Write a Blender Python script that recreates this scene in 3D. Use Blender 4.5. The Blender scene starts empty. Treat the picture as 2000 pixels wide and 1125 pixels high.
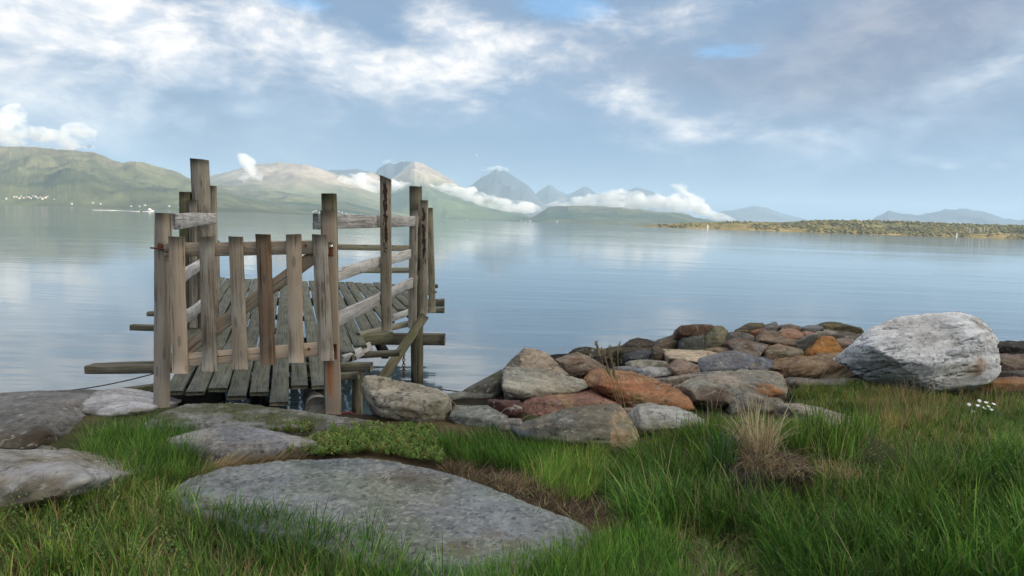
import bpy, bmesh, math, random
import numpy as np
from mathutils import Vector, Matrix
from mathutils.bvhtree import BVHTree

random.seed(7)
RNG = np.random.default_rng(11)
scene = bpy.context.scene
COL = scene.collection
R = math.radians

# ------------------------------------------------------------------ camera
FPX, CX, CY = 1450.0, 1000.0, 562.5
PITCH, ROLL = R(5.14), R(1.92)
EYE = Vector((0.0, 0.0, 1.6))
cam_data = bpy.data.cameras.new('camera')
cam_data.sensor_width = 36.0
cam_data.lens = 36.0 * FPX / 2000.0
cam_data.clip_start = 0.1
cam_data.clip_end = 120000.0
cam = bpy.data.objects.new('camera', cam_data)
COL.objects.link(cam)
CAM_ROT = Matrix.Rotation(math.pi / 2 - PITCH, 4, 'X') @ Matrix.Rotation(ROLL, 4, 'Z')
cam.matrix_world = Matrix.Translation(EYE) @ CAM_ROT
scene.camera = cam

# ------------------------------------------------------------------ render settings
scene.render.engine = 'CYCLES'
scene.view_settings.view_transform = 'Standard'
scene.view_settings.look = 'None'
scene.view_settings.gamma = 1.0
scene.view_settings.use_curve_mapping = False
scene.view_settings.exposure = 0.64
cy = scene.cycles
cy.use_denoising = True
try:
    cy.denoiser = 'OPENIMAGEDENOISE'
    cy.denoising_input_passes = 'RGB_ALBEDO_NORMAL'
    cy.denoising_prefilter = 'ACCURATE'
except Exception:
    pass
cy.max_bounces = 10
cy.diffuse_bounces = 3
cy.glossy_bounces = 3
cy.transmission_bounces = 3
cy.transparent_max_bounces = 8
cy.volume_bounces = 8
cy.volume_max_steps = 256
cy.volume_step_rate = 0.25
cy.sample_clamp_indirect = 6.0

# ------------------------------------------------------------------ sun
SUN_AZ, SUN_EL = R(114.0), R(14.0)        # azimuth clockwise from +Y (view direction)
sun_data = bpy.data.lights.new('sun', 'SUN')
sun_data.energy = 4.6
sun_data.angle = R(6.0)
sun_data.color = (1.0, 0.87, 0.70)
sun = bpy.data.objects.new('sun', sun_data)
COL.objects.link(sun)
SUN_DIR = Vector((math.sin(SUN_AZ) * math.cos(SUN_EL), math.cos(SUN_AZ) * math.cos(SUN_EL), math.sin(SUN_EL)))
sun.rotation_euler = SUN_DIR.to_track_quat('Z', 'Y').to_euler()
sun.location = (0, -5, 30)


# ------------------------------------------------------------------ node helper
class NT:
    """Small expression builder over a node tree."""
    def __init__(self, tree):
        self.t = tree
        self.n = tree.nodes
        self.l = tree.links

    def node(self, kind, **kw):
        nd = self.n.new(kind)
        for k, v in kw.items():
            setattr(nd, k, v)
        return nd

    def put(self, sock, v):
        if v is None:
            return
        if isinstance(v, bpy.types.NodeSocket):
            self.l.new(v, sock)
        else:
            if sock.type == 'RGBA' and hasattr(v, '__len__') and len(v) == 3:
                v = (*v, 1.0)
            sock.default_value = v

    def m(self, op, a, b=None, c=None, clamp=False):
        nd = self.node('ShaderNodeMath', operation=op, use_clamp=clamp)
        self.put(nd.inputs[0], a)
        if b is not None:
            self.put(nd.inputs[1], b)
        if c is not None:
            self.put(nd.inputs[2], c)
        return nd.outputs[0]

    def v(self, op, a, b=None):
        nd = self.node('ShaderNodeVectorMath', operation=op)
        self.put(nd.inputs[0], a)
        if b is not None:
            self.put(nd.inputs[1], b)
        return nd.outputs['Value'] if op in ('LENGTH', 'DISTANCE', 'DOT_PRODUCT') else nd.outputs[0]

    def xyz(self, x, y, z):
        nd = self.node('ShaderNodeCombineXYZ')
        for i, q in enumerate((x, y, z)):
            self.put(nd.inputs[i], q)
        return nd.outputs[0]

    def sep(self, vec):
        nd = self.node('ShaderNodeSeparateXYZ')
        self.put(nd.inputs[0], vec)
        return nd.outputs

    def noise(self, vec, scale=1.0, detail=4.0, rough=0.55, dist=0.0, color=False):
        nd = self.node('ShaderNodeTexNoise')
        self.put(nd.inputs['Vector'], vec)
        nd.inputs['Scale'].default_value = scale
        nd.inputs['Detail'].default_value = detail
        nd.inputs['Roughness'].default_value = rough
        nd.inputs['Distortion'].default_value = dist
        return nd.outputs['Color' if color else 'Fac']

    def smooth(self, x, lo, hi, a=0.0, b=1.0):
        nd = self.node('ShaderNodeMapRange', interpolation_type='SMOOTHSTEP', clamp=True)
        self.put(nd.inputs[0], x)
        for i, q in enumerate((lo, hi, a, b)):
            self.put(nd.inputs[i + 1], q)
        return nd.outputs[0]

    def mix(self, f, a, b, blend='MIX'):
        nd = self.node('ShaderNodeMix', data_type='RGBA', blend_type=blend)
        self.put(nd.inputs[0], f)
        self.put(nd.inputs[6], a)
        self.put(nd.inputs[7], b)
        return nd.outputs[2]

    def ramp(self, f, stops):
        nd = self.node('ShaderNodeValToRGB')
        self.put(nd.inputs[0], f)
        e = nd.color_ramp.elements
        while len(e) < len(stops):
            e.new(0.5)
        for el, (p, c) in zip(e, stops):
            el.position = p
            el.color = (*c, 1.0)
        return nd.outputs[0]

    def scale(self, col, f):
        nd = self.node('ShaderNodeVectorMath', operation='SCALE')
        self.put(nd.inputs[0], col)
        self.put(nd.inputs['Scale'], f)
        return nd.outputs[0]


def material(name):
    m = bpy.data.materials.new(name)
    m.use_nodes = True
    m.node_tree.nodes.clear()
    t = NT(m.node_tree)
    out = t.node('ShaderNodeOutputMaterial')
    return m, t, out


# ------------------------------------------------------------------ pixel -> direction
def ray(px, py):
    d = CAM_ROT.to_3x3() @ Vector(((px - CX) / FPX, -(py - CY) / FPX, -1.0))
    return d


def at(px, py, depth):
    d = ray(px, py)
    return EYE + d * (depth / d.y)


def on_z(px, py, z=0.0):
    d = ray(px, py)
    return EYE + d * ((z - EYE.z) / d.z)


def azel(px, py):
    d = ray(px, py).normalized()
    return math.degrees(math.atan2(d.x, d.y)), math.degrees(math.asin(d.z))


# ------------------------------------------------------------------ world: clear sky with cloud layers
world = bpy.data.worlds.new('World')
scene.world = world
world.use_nodes = True
world.node_tree.nodes.clear()
w = NT(world.node_tree)
sky = w.node('ShaderNodeTexSky', sky_type='NISHITA')
sky.sun_disc = False
sky.sun_elevation = SUN_EL
sky.sun_rotation = SUN_AZ
sky.air_density = 1.0
sky.dust_density = 0.6
sky.ozone_density = 1.2
tc = w.node('ShaderNodeTexCoord')
dx, dy, dz = w.sep(tc.outputs['Generated'])
AZ = w.m('MULTIPLY', w.m('ARCTAN2', dx, dy), 57.29578)
EL = w.m('MULTIPLY', w.m('ARCSINE', dz), 57.29578)
# flat cloud-deck coordinates: clouds get smaller and denser towards the horizon
inv = w.m('DIVIDE', 1.0, w.m('ADD', w.m('MAXIMUM', dz, 0.0), 0.10))
deck = w.xyz(w.m('MULTIPLY', dx, inv), w.m('MULTIPLY', dy, inv), 0.0)
warpn = w.noise(deck, 1.3, 3.0, 0.5, color=True)
deckw = w.v('ADD', deck, w.scale(w.v('SUBTRACT', warpn, (0.5, 0.5, 0.5)), 0.55))
# angular coordinates for the cloud texture seen at 5..20 degrees
angv = w.xyz(w.m('MULTIPLY', AZ, 0.10), w.m('MULTIPLY', EL, 0.21), w.m('MULTIPLY', AZ, 0.013))
angw = w.v('ADD', angv, w.scale(w.v('SUBTRACT', w.noise(angv, 1.3, 3.0, 0.5, color=True), (0.5, 0.5, 0.5)), 0.42))


def blob(px, py, sx, sy, rot=0.0):
    """Soft elliptical patch of sky round the direction (px, py); sizes in degrees."""
    a0, e0 = azel(px, py)
    u, v_ = w.m('SUBTRACT', AZ, a0), w.m('SUBTRACT', EL, e0)
    c, s = math.cos(R(rot)), math.sin(R(rot))
    uu = w.m('ADD', w.m('MULTIPLY', u, c / sx), w.m('MULTIPLY', v_, s / sx))
    vv = w.m('ADD', w.m('MULTIPLY', u, -s / sy), w.m('MULTIPLY', v_, c / sy))
    q = w.m('ADD', w.m('MULTIPLY', uu, uu), w.m('MULTIPLY', vv, vv))
    return w.m('POWER', 2.718, w.m('MULTIPLY', q, -1.0))


def total(parts):
    acc = None
    for f, b in parts:
        t_ = w.m('MULTIPLY', b, f)
        acc = t_ if acc is None else w.m('ADD', acc, t_)
    return acc


n_big = w.noise(deckw, 0.8, 5.0, 0.55)
n_mid = w.noise(angw, 1.7, 8.0, 0.58)
n_fine = w.noise(angw, 4.6, 7.0, 0.58)
n_soft = w.noise(angv, 0.9, 3.0, 0.5)
# 1. smooth grey-blue cloud sheet
low = (0.088, 0.178, 0.318)
high = (0.142, 0.212, 0.332)
violet = (0.205, 0.228, 0.315)
sheet = w.mix(w.smooth(EL, 3.0, 11.0), low, high)
sheet = w.mix(w.m('MULTIPLY', w.smooth(n_soft, 0.35, 0.7), 0.55), sheet, (0.075, 0.165, 0.310))
vio = total([(1.2, blob(1780, 90, 10.0, 5.5, 8)), (0.6, blob(1350, 140, 8.0, 1.6, -10)), (0.55, blob(150, 180, 12, 2.2, -10))])
sheet = w.mix(w.m('MINIMUM', vio, 1.0), sheet, w.mix(w.smooth(n_mid, 0.36, 0.64), (0.125, 0.160, 0.250), (0.235, 0.250, 0.320)))
pale = total([(0.75, blob(100, 230, 10.0, 3.4)), (0.35, blob(420, 190, 9.0, 2.5, -8)), (0.45, blob(1560, 290, 9.0, 2.2, 0)), (0.5, blob(1920, 150, 7, 2.0, 25)),
              (0.35, blob(900, 190, 9.0, 2.2, -8)), (0.4, blob(1980, 330, 7, 3.0))])
sheet = w.mix(w.m('MULTIPLY', w.m('MINIMUM', pale, 1.0), w.smooth(n_mid, 0.25, 0.65)), sheet, (0.33, 0.42, 0.53))
# 2. clear gaps
gap_bias = total([(0.62, blob(590, 8, 3.2, 0.9)), (0.72, blob(1085, 12, 4.6, 1.2, -4)), (0.62, blob(1415, 100, 3.0, 0.8, 3)),
                  (0.40, blob(1640, 240, 2.6, 0.9, 6)), (0.30, blob(1430, 195, 1.8, 0.4)), (0.5, blob(1000, -140, 16, 4)),
                  (0.35, blob(1990, 200, 4, 1.2, 20))])
gap_far = w.m('MULTIPLY', w.smooth(EL, 20.0, 30.0), w.smooth(n_big, 0.58, 0.72))
gap = w.m('MAXIMUM', w.smooth(w.m('ADD', w.m('ADD', w.m('MULTIPLY', n_mid, 1.5), w.m('MULTIPLY', n_fine, 0.5)), gap_bias), 1.26, 1.70), gap_far)
clear = w.mix(0.5, w.scale(sky.outputs[0], 0.10), (0.10, 0.32, 0.68))
col = w.mix(gap, sheet, clear)
# 3. bright broken cloud
br_bias = total([(0.60, blob(230, 50, 10.0, 2.3, -14)), (0.40, blob(60, 20, 7.0, 2.0, 0)), (0.50, blob(640, 110, 8.0, 2.2, -16)), (0.34, blob(520, 40, 5.0, 1.5, -10)),
                 (0.52, blob(890, 70, 4.0, 2.2, -20)), (0.42, blob(860, 130, 6.0, 1.2, 0)), (0.28, blob(900, 190, 3.5, 1.0, -10)),
                 (0.40, blob(1210, 190, 4.5, 1.3, -10)), (0.42, blob(1370, 262, 4.8, 1.2, 8)), (0.30, blob(1220, 50, 5.5, 1.5, 8)), (0.16, blob(1420, 15, 3.0, 0.9, 0)),
                 (0.28, blob(1935, 135, 5.0, 0.9, 32)), (0.28, blob(1575, 278, 3.4, 1.1, 0)), (0.34, blob(1030, 90, 5.0, 1.6, -10)),
                 (0.36, blob(1856, 326, 0.8, 0.26)), (0.34, blob(1950, 323, 0.8, 0.24)), (0.24, blob(1800, 316, 2.6, 0.8)), (0.2, blob(110, 215, 5, 1.6)),
                 (0.40, blob(-300, 60, 14.0, 5.0))])
br_far = w.m('MULTIPLY', w.smooth(EL, 15.0, 24.0), w.m('ADD', w.m('MULTIPLY', n_big, 0.7), 0.18))
br_in = w.m('ADD', w.m('ADD', w.m('MULTIPLY', n_mid, 0.80), w.m('MULTIPLY', n_fine, 0.22)), w.m('MAXIMUM', br_bias, br_far))
bright = w.m('MULTIPLY', w.smooth(br_in, 0.55, 1.22), 1.0)
white = w.mix(w.smooth(w.m('ADD', w.m('MULTIPLY', n_fine, 0.6), w.m('MULTIPLY', n_mid, 0.4)), 0.36, 0.66), (0.40, 0.44, 0.52), (0.82, 0.76, 0.70))
col = w.mix(bright, col, white)
# thin cloud glows round the low sun
sdot = w.v('DOT_PRODUCT', tc.outputs['Generated'], tuple(SUN_DIR))
glow = w.m('POWER', w.m('MAXIMUM', sdot, 0.0), 3.5)
col = w.mix(1.0, col, w.mix(glow, (1.0, 1.0, 1.0), (4.4, 3.8, 2.9)), 'MULTIPLY')
# below the horizon: dim sea colour
col = w.mix(w.smooth(EL, -2.5, -0.3), (0.16, 0.20, 0.24), col)
bg = w.node('ShaderNodeBackground')
w.put(bg.inputs['Color'], w.scale(col, 10.0))
bg.inputs['Strength'].default_value = 0.10
wout = w.node('ShaderNodeOutputWorld')
w.l.new(bg.outputs[0], wout.inputs[0])


# ------------------------------------------------------------------ numpy noise
def _hash(ix, iy, iz, seed):
    h = (ix.astype(np.int64) * 374761393 + iy.astype(np.int64) * 668265263 + iz.astype(np.int64) * 2147483647 + seed * 144665) & 0xFFFFFFFF
    h = ((h ^ (h >> 13)) * 1274126177) & 0xFFFFFFFF
    h = ((h ^ (h >> 16)) * 2246822519) & 0xFFFFFFFF
    return (h ^ (h >> 15)) & 0xFFFF


def vnoise(P, seed=0):
    """Value noise in -1..1 at points P (n,3)."""
    P = np.asarray(P, dtype=np.float64)
    i = np.floor(P).astype(np.int64)
    f = P - i
    u = f * f * f * (f * (f * 6 - 15) + 10)
    out = 0.0
    for a in (0, 1):
        wa = u[:, 0] if a else 1 - u[:, 0]
        for b in (0, 1):
            wb = u[:, 1] if b else 1 - u[:, 1]
            for c in (0, 1):
                wc = u[:, 2] if c else 1 - u[:, 2]
                out = out + wa * wb * wc * _hash(i[:, 0] + a, i[:, 1] + b, i[:, 2] + c, seed)
    return out / 32767.5 - 1.0


def fbm(P, seed=0, octaves=5, gain=0.5, lac=2.03, ridged=False):
    P = np.asarray(P, dtype=np.float64)
    s, a, tot = 0.0, 1.0, 0.0
    for k in range(octaves):
        n = vnoise(P + 17.3 * k, seed + 31 * k)
        if ridged:
            n = 1.0 - 2.0 * np.abs(n)
        s = s + a * n
        tot += a
        a *= gain
        P = P * lac
    return s / tot


def sstep(x, lo, hi):
    t = np.clip((x - lo) / (hi - lo), 0, 1)
    return t * t * (3 - 2 * t)


# ------------------------------------------------------------------ object helpers
def tag(o, label=None, cat=None, group=None, kind=None):
    if label:
        o['label'] = label
    if cat:
        o['category'] = cat
    if group:
        o['group'] = group
    if kind:
        o['kind'] = kind
    return o


def link(name, mesh, parent=None, mw=None):
    o = bpy.data.objects.new(name, mesh)
    COL.objects.link(o)
    if parent is not None:
        o.parent = parent
        loc = Matrix.Translation(-parent.location)
        o.matrix_basis = loc @ (mw if mw is not None else Matrix.Identity(4))
    elif mw is not None:
        o.matrix_basis = mw
    return o


def empty(name, loc):
    o = bpy.data.objects.new(name, None)
    o.empty_display_size = 0.2
    COL.objects.link(o)
    o.location = loc
    return o


def mesh_np(name, V, F, mat=None, smooth=False, colors=None):
    """V (n,3); F (m,k) one array or a list of arrays of equal-length faces."""
    me = bpy.data.meshes.new(name)
    V = np.asarray(V, dtype=np.float32)
    Fs = F if isinstance(F, list) else [F]
    Fs = [np.asarray(f, dtype=np.int32) for f in Fs if len(f)]
    nl = sum(f.size for f in Fs)
    nf = sum(len(f) for f in Fs)
    me.vertices.add(len(V))
    me.vertices.foreach_set('co', V.ravel())
    me.loops.add(nl)
    me.loops.foreach_set('vertex_index', np.concatenate([f.ravel() for f in Fs]))
    me.polygons.add(nf)
    starts, s = [], 0
    for f in Fs:
        starts.append(s + np.arange(len(f)) * f.shape[1])
        s += f.size
    me.polygons.foreach_set('loop_start', np.concatenate(starts).astype(np.int32))
    me.update(calc_edges=True)
    if smooth:
        me.polygons.foreach_set('use_smooth', np.ones(nf, dtype=bool))
    if colors is not None:
        c = np.ones((len(V), 4), dtype=np.float32)
        c[:, :3] = colors
        a = me.color_attributes.new('col', 'FLOAT_COLOR', 'POINT')
        a.data.foreach_set('color', c.ravel())
    if mat is not None:
        me.materials.append(mat)
    return me


def grid_faces(nu, nv):
    i = np.arange(nu * nv).reshape(nu, nv)
    return np.stack([i[:-1, :-1], i[1:, :-1], i[1:, 1:], i[:-1, 1:]], -1).reshape(-1, 4)


# ------------------------------------------------------------------ attribute-coloured materials
def attr_mat(name, rough=0.9, fine=60.0, fine_amt=0.35, bump=0.3, bump_dist=0.006, spec=0.3, coord='Object', trans=0.0):
    m, t, out = material(name)
    at_ = t.node('ShaderNodeAttribute', attribute_name='col')
    tcn = t.node('ShaderNodeTexCoord')
    n1 = t.noise(tcn.outputs[coord], fine, 6.0, 0.65)
    n2 = t.noise(tcn.outputs[coord], fine * 0.22, 5.0, 0.6)
    f = t.m('ADD', t.m('MULTIPLY', t.m('SUBTRACT', n1, 0.5), fine_amt * 2.4), t.m('MULTIPLY', t.m('SUBTRACT', n2, 0.5), fine_amt * 1.2))
    colr = t.scale(at_.outputs['Color'], t.m('MAXIMUM', t.m('ADD', f, 1.0), 0.25))
    bs = t.node('ShaderNodeBsdfPrincipled')
    t.put(bs.inputs['Base Color'], colr)
    bs.inputs['Roughness'].default_value = rough
    bs.inputs['Specular IOR Level'].default_value = spec
    if bump > 0:
        b = t.node('ShaderNodeBump')
        b.inputs['Strength'].default_value = bump
        b.inputs['Distance'].default_value = bump_dist
        t.put(b.inputs['Height'], t.m('ADD', n1, n2))
        t.l.new(b.outputs[0], bs.inputs['Normal'])
    sh = bs.outputs[0]
    if trans > 0:
        tr = t.node('ShaderNodeBsdfTranslucent')
        t.put(tr.inputs[0], colr)
        mx = t.node('ShaderNodeMixShader')
        mx.inputs[0].default_value = trans
        t.l.new(sh, mx.inputs[1])
        t.l.new(tr.outputs[0], mx.inputs[2])
        sh = mx.outputs[0]
    t.l.new(sh, out.inputs[0])
    return m


MAT_ROCK = attr_mat('rock', 0.88, 85.0, 0.34, 0.55, 0.008, 0.35)
MAT_SOIL = attr_mat('soil', 0.97, 70.0, 0.5, 0.8, 0.02, 0.1)
MAT_GRASS = attr_mat('grass_blades', 0.55, 30.0, 0.12, 0.0, 0.0, 0.3, trans=0.35)
MAT_MOUNT = attr_mat('mountain_slopes', 1.0, 0.012, 0.28, 0.6, 12.0, 0.05)
MAT_ISLE = attr_mat('island_ground', 1.0, 0.08, 0.4, 0.4, 1.5, 0.05)
MAT_PLAIN = attr_mat('plain_paint', 0.6, 20.0, 0.06, 0.0, 0.0, 0.4)

WATER_Z = -0.6
# ================================================================== water
def build_water():
    m, t, out = material('sea_water')
    tcn = t.node('ShaderNodeTexCoord')
    X, Y, Z = t.sep(tcn.outputs['Object'])
    # short-crested ripples, longer along X than along the view
    v1 = t.xyz(t.m('MULTIPLY', X, 0.55), t.m('MULTIPLY', Y, 1.9), 0.0)
    v2 = t.xyz(t.m('MULTIPLY', X, 0.10), t.m('MULTIPLY', Y, 0.34), 3.0)
    v3 = t.xyz(t.m('MULTIPLY', X, 0.012), t.m('MULTIPLY', Y, 0.030), 7.0)
    r1 = t.noise(v1, 1.0, 3.0, 0.5, 0.4)
    r2 = t.noise(v2, 1.0, 3.0, 0.5, 0.6)
    slick = t.smooth(t.noise(v3, 1.0, 3.0, 0.55, 0.5), 0.40, 0.62, 0.25, 1.0)
    h = t.m('ADD', t.m('MULTIPLY', r1, 0.0070), t.m('MULTIPLY', r2, 0.034))
    h = t.m('MULTIPLY', h, slick)
    b = t.node('ShaderNodeBump')
    b.inputs['Strength'].default_value = 1.0
    b.inputs['Distance'].default_value = 1.0
    t.put(b.inputs['Height'], h)
    bs = t.node('ShaderNodeBsdfPrincipled')
    bs.inputs['Base Color'].default_value = (0.085, 0.140, 0.170, 1)
    bs.inputs['Roughness'].default_value = 0.06
    bs.inputs['IOR'].default_value = 1.50
    bs.inputs['Specular IOR Level'].default_value = 0.6
    t.l.new(b.outputs[0], bs.inputs['Normal'])
    t.l.new(bs.outputs[0], out.inputs[0])
    xs = np.concatenate([-np.geomspace(22000, 10, 14), [0], np.geomspace(10, 22000, 14)])
    ys = np.concatenate([[5.5], np.geomspace(8, 23000, 22)])
    G = np.stack(np.meshgrid(xs, ys, indexing='ij'), -1).reshape(-1, 2)
    V = np.column_stack([G, np.full(len(G), WATER_Z)])
    o = link('water', mesh_np('water', V, grid_faces(len(xs), len(ys)), m))
    tag(o, 'calm blue fjord water with faint ripples', None, None, 'structure')


build_water()


# ================================================================== mountains
def interp_px(pts, xs):
    p = np.array(pts, float)
    return np.interp(xs, p[:, 0], p[:, 1])


BVH = {}


def mountain(name, label, pts, Df, Dr, seed, col_low, col_high, zl, zh, rough=0.22, power=1.25, step=1.6, mat=None, fold=700.0, dark=None, nrow=70, rn=2.4):
    x0, x1 = pts[0][0], pts[-1][0]
    xs = np.arange(x0, x1 + 0.1, step)
    ys = interp_px(pts, xs)
    ys0 = ys
    ys = ys + rn * fbm(np.column_stack([xs / 14.0, xs * 0, xs * 0 + seed]), seed, 4)
    dirs = np.array([ray(a, b)[:] for a, b in zip(xs, ys)])
    slope = dirs[:, 2] / dirs[:, 1]
    sx = dirs[:, 0] / dirs[:, 1]
    slope0 = np.array([(lambda d: d.z / d.y)(ray(a, b)) for a, b in zip(xs, ys0)])
    zr = np.maximum(EYE.z + slope * Dr, -2.0)
    zr0 = np.maximum(EYE.z + slope0 * Dr, -2.0)
    t = np.concatenate([np.linspace(0, 1, nrow), 1 + np.linspace(0, 1, 9)[1:]])
    depth = np.where(t <= 1, Df + (Dr - Df) * t, Dr + (t - 1) * (Dr - Df) * 0.8)
    D, S = np.meshgrid(depth, sx)
    T, ZR = np.meshgrid(t, zr)
    ZR0 = np.repeat(zr0[:, None], len(t), 1)
    ZR = ZR0 + (ZR - ZR0) * np.clip(np.minimum(T, 2 - T), 0, 1) ** 9
    X = S * D
    prof = np.where(T <= 1, np.clip(T, 0, 1) ** power, np.clip(2.02 - T, 0, 1) ** 1.2)
    Z = ZR * prof
    P = np.column_stack([X.ravel() / fold, D.ravel() / fold, np.full(X.size, seed * 1.7)])
    n = fbm(P, seed, 6, 0.52, ridged=True).reshape(X.shape)
    n2 = fbm(P * 3.1, seed + 5, 4).reshape(X.shape)
    env = np.where(T < 1, np.sqrt(np.clip(T * (1 - T) * 4, 0, 1)), np.clip(T - 1, 0, 1))
    Z = Z + (n - 0.15) * rough * 1.55 * ZR * env + n2 * rough * 0.5 * ZR * env
    Z = np.minimum(Z, EYE.z + slope[:, None] * D * (1.0 - 0.02 * np.abs(1 - T)))
    Z = np.where(T <= 0, -4.0, Z)
    Z = np.maximum(Z, -4.0)
    if Dr > 4000:
        Z[:, -1] = -4.0
    V = np.column_stack([X.ravel(), D.ravel(), Z.ravel()])
    # colour: vegetation below, bare rock above, broken up by noise
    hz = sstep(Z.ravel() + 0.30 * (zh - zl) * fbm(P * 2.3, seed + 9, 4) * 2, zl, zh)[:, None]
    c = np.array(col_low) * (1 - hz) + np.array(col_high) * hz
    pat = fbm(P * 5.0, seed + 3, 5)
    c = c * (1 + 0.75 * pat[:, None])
    if dark is not None:
        k = sstep(fbm(P * 2.0 * np.array([1, 1.6, 1]), seed + 77, 5), -0.05, 0.25)[:, None]
        c = c * (1 - k) + np.array(dark) * k * (1 - hz) + c * k * hz
    c = np.clip(c, 0.005, 1)
    F = grid_faces(len(xs), len(t))
    o = link(name, mesh_np(name, V, F, mat or MAT_MOUNT, True, c))
    tag(o, label, None, None, 'structure')
    BVH.setdefault(name + str(seed), BVHTree.FromPolygons([tuple(q) for q in V], [tuple(q) for q in F]))
    return BVH[name + str(seed)]


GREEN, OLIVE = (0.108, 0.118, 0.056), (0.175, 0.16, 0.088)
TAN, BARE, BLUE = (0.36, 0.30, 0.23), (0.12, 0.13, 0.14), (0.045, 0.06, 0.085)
B_LEFT = mountain('hillside', 'broad green hillside rising from the left shore',
                  [(-420, 262), (-200, 268), (0, 285), (60, 287), (110, 292), (150, 294), (185, 299), (220, 312), (240, 317), (265, 314), (300, 323), (345, 336),
                   (375, 349), (420, 362), (480, 384), (540, 401), (600, 413), (672, 422)], 3200, 5200, 3, GREEN, OLIVE, 120, 420, 0.20, 1.05, dark=(0.068, 0.082, 0.042), fold=620)
B_MID = mountain('hillside', 'low green foothills along the middle shore',
                 [(330, 398), (380, 372), (430, 362), (500, 371), (560, 376), (620, 387), (680, 392), (720, 405), (800, 426), (812, 428)],
                 4300, 6200, 4, GREEN, OLIVE, 40, 260, 0.22, 1.0, dark=(0.045, 0.075, 0.035), fold=700)
mountain('mountain', 'pale rounded bare mountain above the foothills',
         [(270, 395), (330, 356), (410, 343), (450, 334), (505, 321), (545, 317), (590, 320), (620, 327), (650, 337), (700, 352), (750, 380), (830, 427)],
         5800, 8600, 5, (0.16, 0.17, 0.09), TAN, 150, 420, 0.16, 0.9, fold=1500)
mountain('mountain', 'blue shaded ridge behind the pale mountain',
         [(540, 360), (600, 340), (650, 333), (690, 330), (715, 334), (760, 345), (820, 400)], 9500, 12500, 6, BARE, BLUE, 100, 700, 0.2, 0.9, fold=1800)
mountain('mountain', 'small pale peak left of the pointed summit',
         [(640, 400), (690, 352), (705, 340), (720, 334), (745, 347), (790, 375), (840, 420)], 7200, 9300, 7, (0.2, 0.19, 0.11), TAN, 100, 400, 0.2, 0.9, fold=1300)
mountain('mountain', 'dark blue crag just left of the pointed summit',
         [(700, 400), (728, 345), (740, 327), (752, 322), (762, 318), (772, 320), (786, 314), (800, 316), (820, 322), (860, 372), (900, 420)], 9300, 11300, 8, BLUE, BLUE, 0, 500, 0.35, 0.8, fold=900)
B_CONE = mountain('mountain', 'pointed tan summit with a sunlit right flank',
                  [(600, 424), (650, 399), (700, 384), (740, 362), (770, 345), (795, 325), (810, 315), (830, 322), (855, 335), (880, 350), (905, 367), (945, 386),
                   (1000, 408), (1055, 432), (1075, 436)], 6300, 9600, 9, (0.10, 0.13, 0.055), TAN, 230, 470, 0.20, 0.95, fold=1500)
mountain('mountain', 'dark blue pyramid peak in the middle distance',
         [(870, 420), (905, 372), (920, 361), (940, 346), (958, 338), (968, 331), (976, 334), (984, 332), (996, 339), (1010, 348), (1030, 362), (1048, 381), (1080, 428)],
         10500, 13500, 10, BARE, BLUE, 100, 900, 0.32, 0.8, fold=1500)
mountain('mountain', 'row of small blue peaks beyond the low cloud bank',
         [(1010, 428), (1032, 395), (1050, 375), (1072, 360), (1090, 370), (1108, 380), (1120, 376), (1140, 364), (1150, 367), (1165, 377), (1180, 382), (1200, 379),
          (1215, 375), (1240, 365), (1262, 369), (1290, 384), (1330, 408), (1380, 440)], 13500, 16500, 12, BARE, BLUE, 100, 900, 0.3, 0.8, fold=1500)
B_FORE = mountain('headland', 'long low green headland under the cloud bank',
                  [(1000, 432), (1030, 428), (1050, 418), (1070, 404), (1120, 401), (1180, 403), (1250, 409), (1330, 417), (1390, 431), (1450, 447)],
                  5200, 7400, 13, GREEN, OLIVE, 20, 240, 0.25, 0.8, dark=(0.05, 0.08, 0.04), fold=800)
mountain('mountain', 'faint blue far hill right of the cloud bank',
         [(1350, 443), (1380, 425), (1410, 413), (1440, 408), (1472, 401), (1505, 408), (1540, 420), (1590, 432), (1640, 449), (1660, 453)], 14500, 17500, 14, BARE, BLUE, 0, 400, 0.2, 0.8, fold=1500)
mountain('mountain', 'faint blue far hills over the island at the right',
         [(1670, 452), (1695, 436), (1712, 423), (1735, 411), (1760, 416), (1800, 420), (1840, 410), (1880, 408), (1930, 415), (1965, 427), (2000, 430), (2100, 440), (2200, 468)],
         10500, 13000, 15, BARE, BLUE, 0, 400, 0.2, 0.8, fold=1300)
B_ISLE = mountain('island', 'low wooded island with autumn-coloured slopes',
                  [(1236, 441.5), (1262, 440), (1300, 438), (1340, 435), (1400, 433), (1440, 432.5), (1530, 434), (1590, 430), (1650, 430), (1750, 432), (1850, 436), (1930, 439),
                   (2000, 440), (2150, 444), (2400, 452)], 1500, 1950, 16, (0.27, 0.21, 0.085), (0.17, 0.165, 0.068), 6, 22, 0.25, 0.85, 2.0, MAT_ISLE, 90.0, (0.19, 0.17, 0.065), 40, 0.5)


def cast(bvh, px, py):
    d = ray(px, py).normalized()
    hit = bvh.ray_cast(EYE, d)
    return hit[0]


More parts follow.
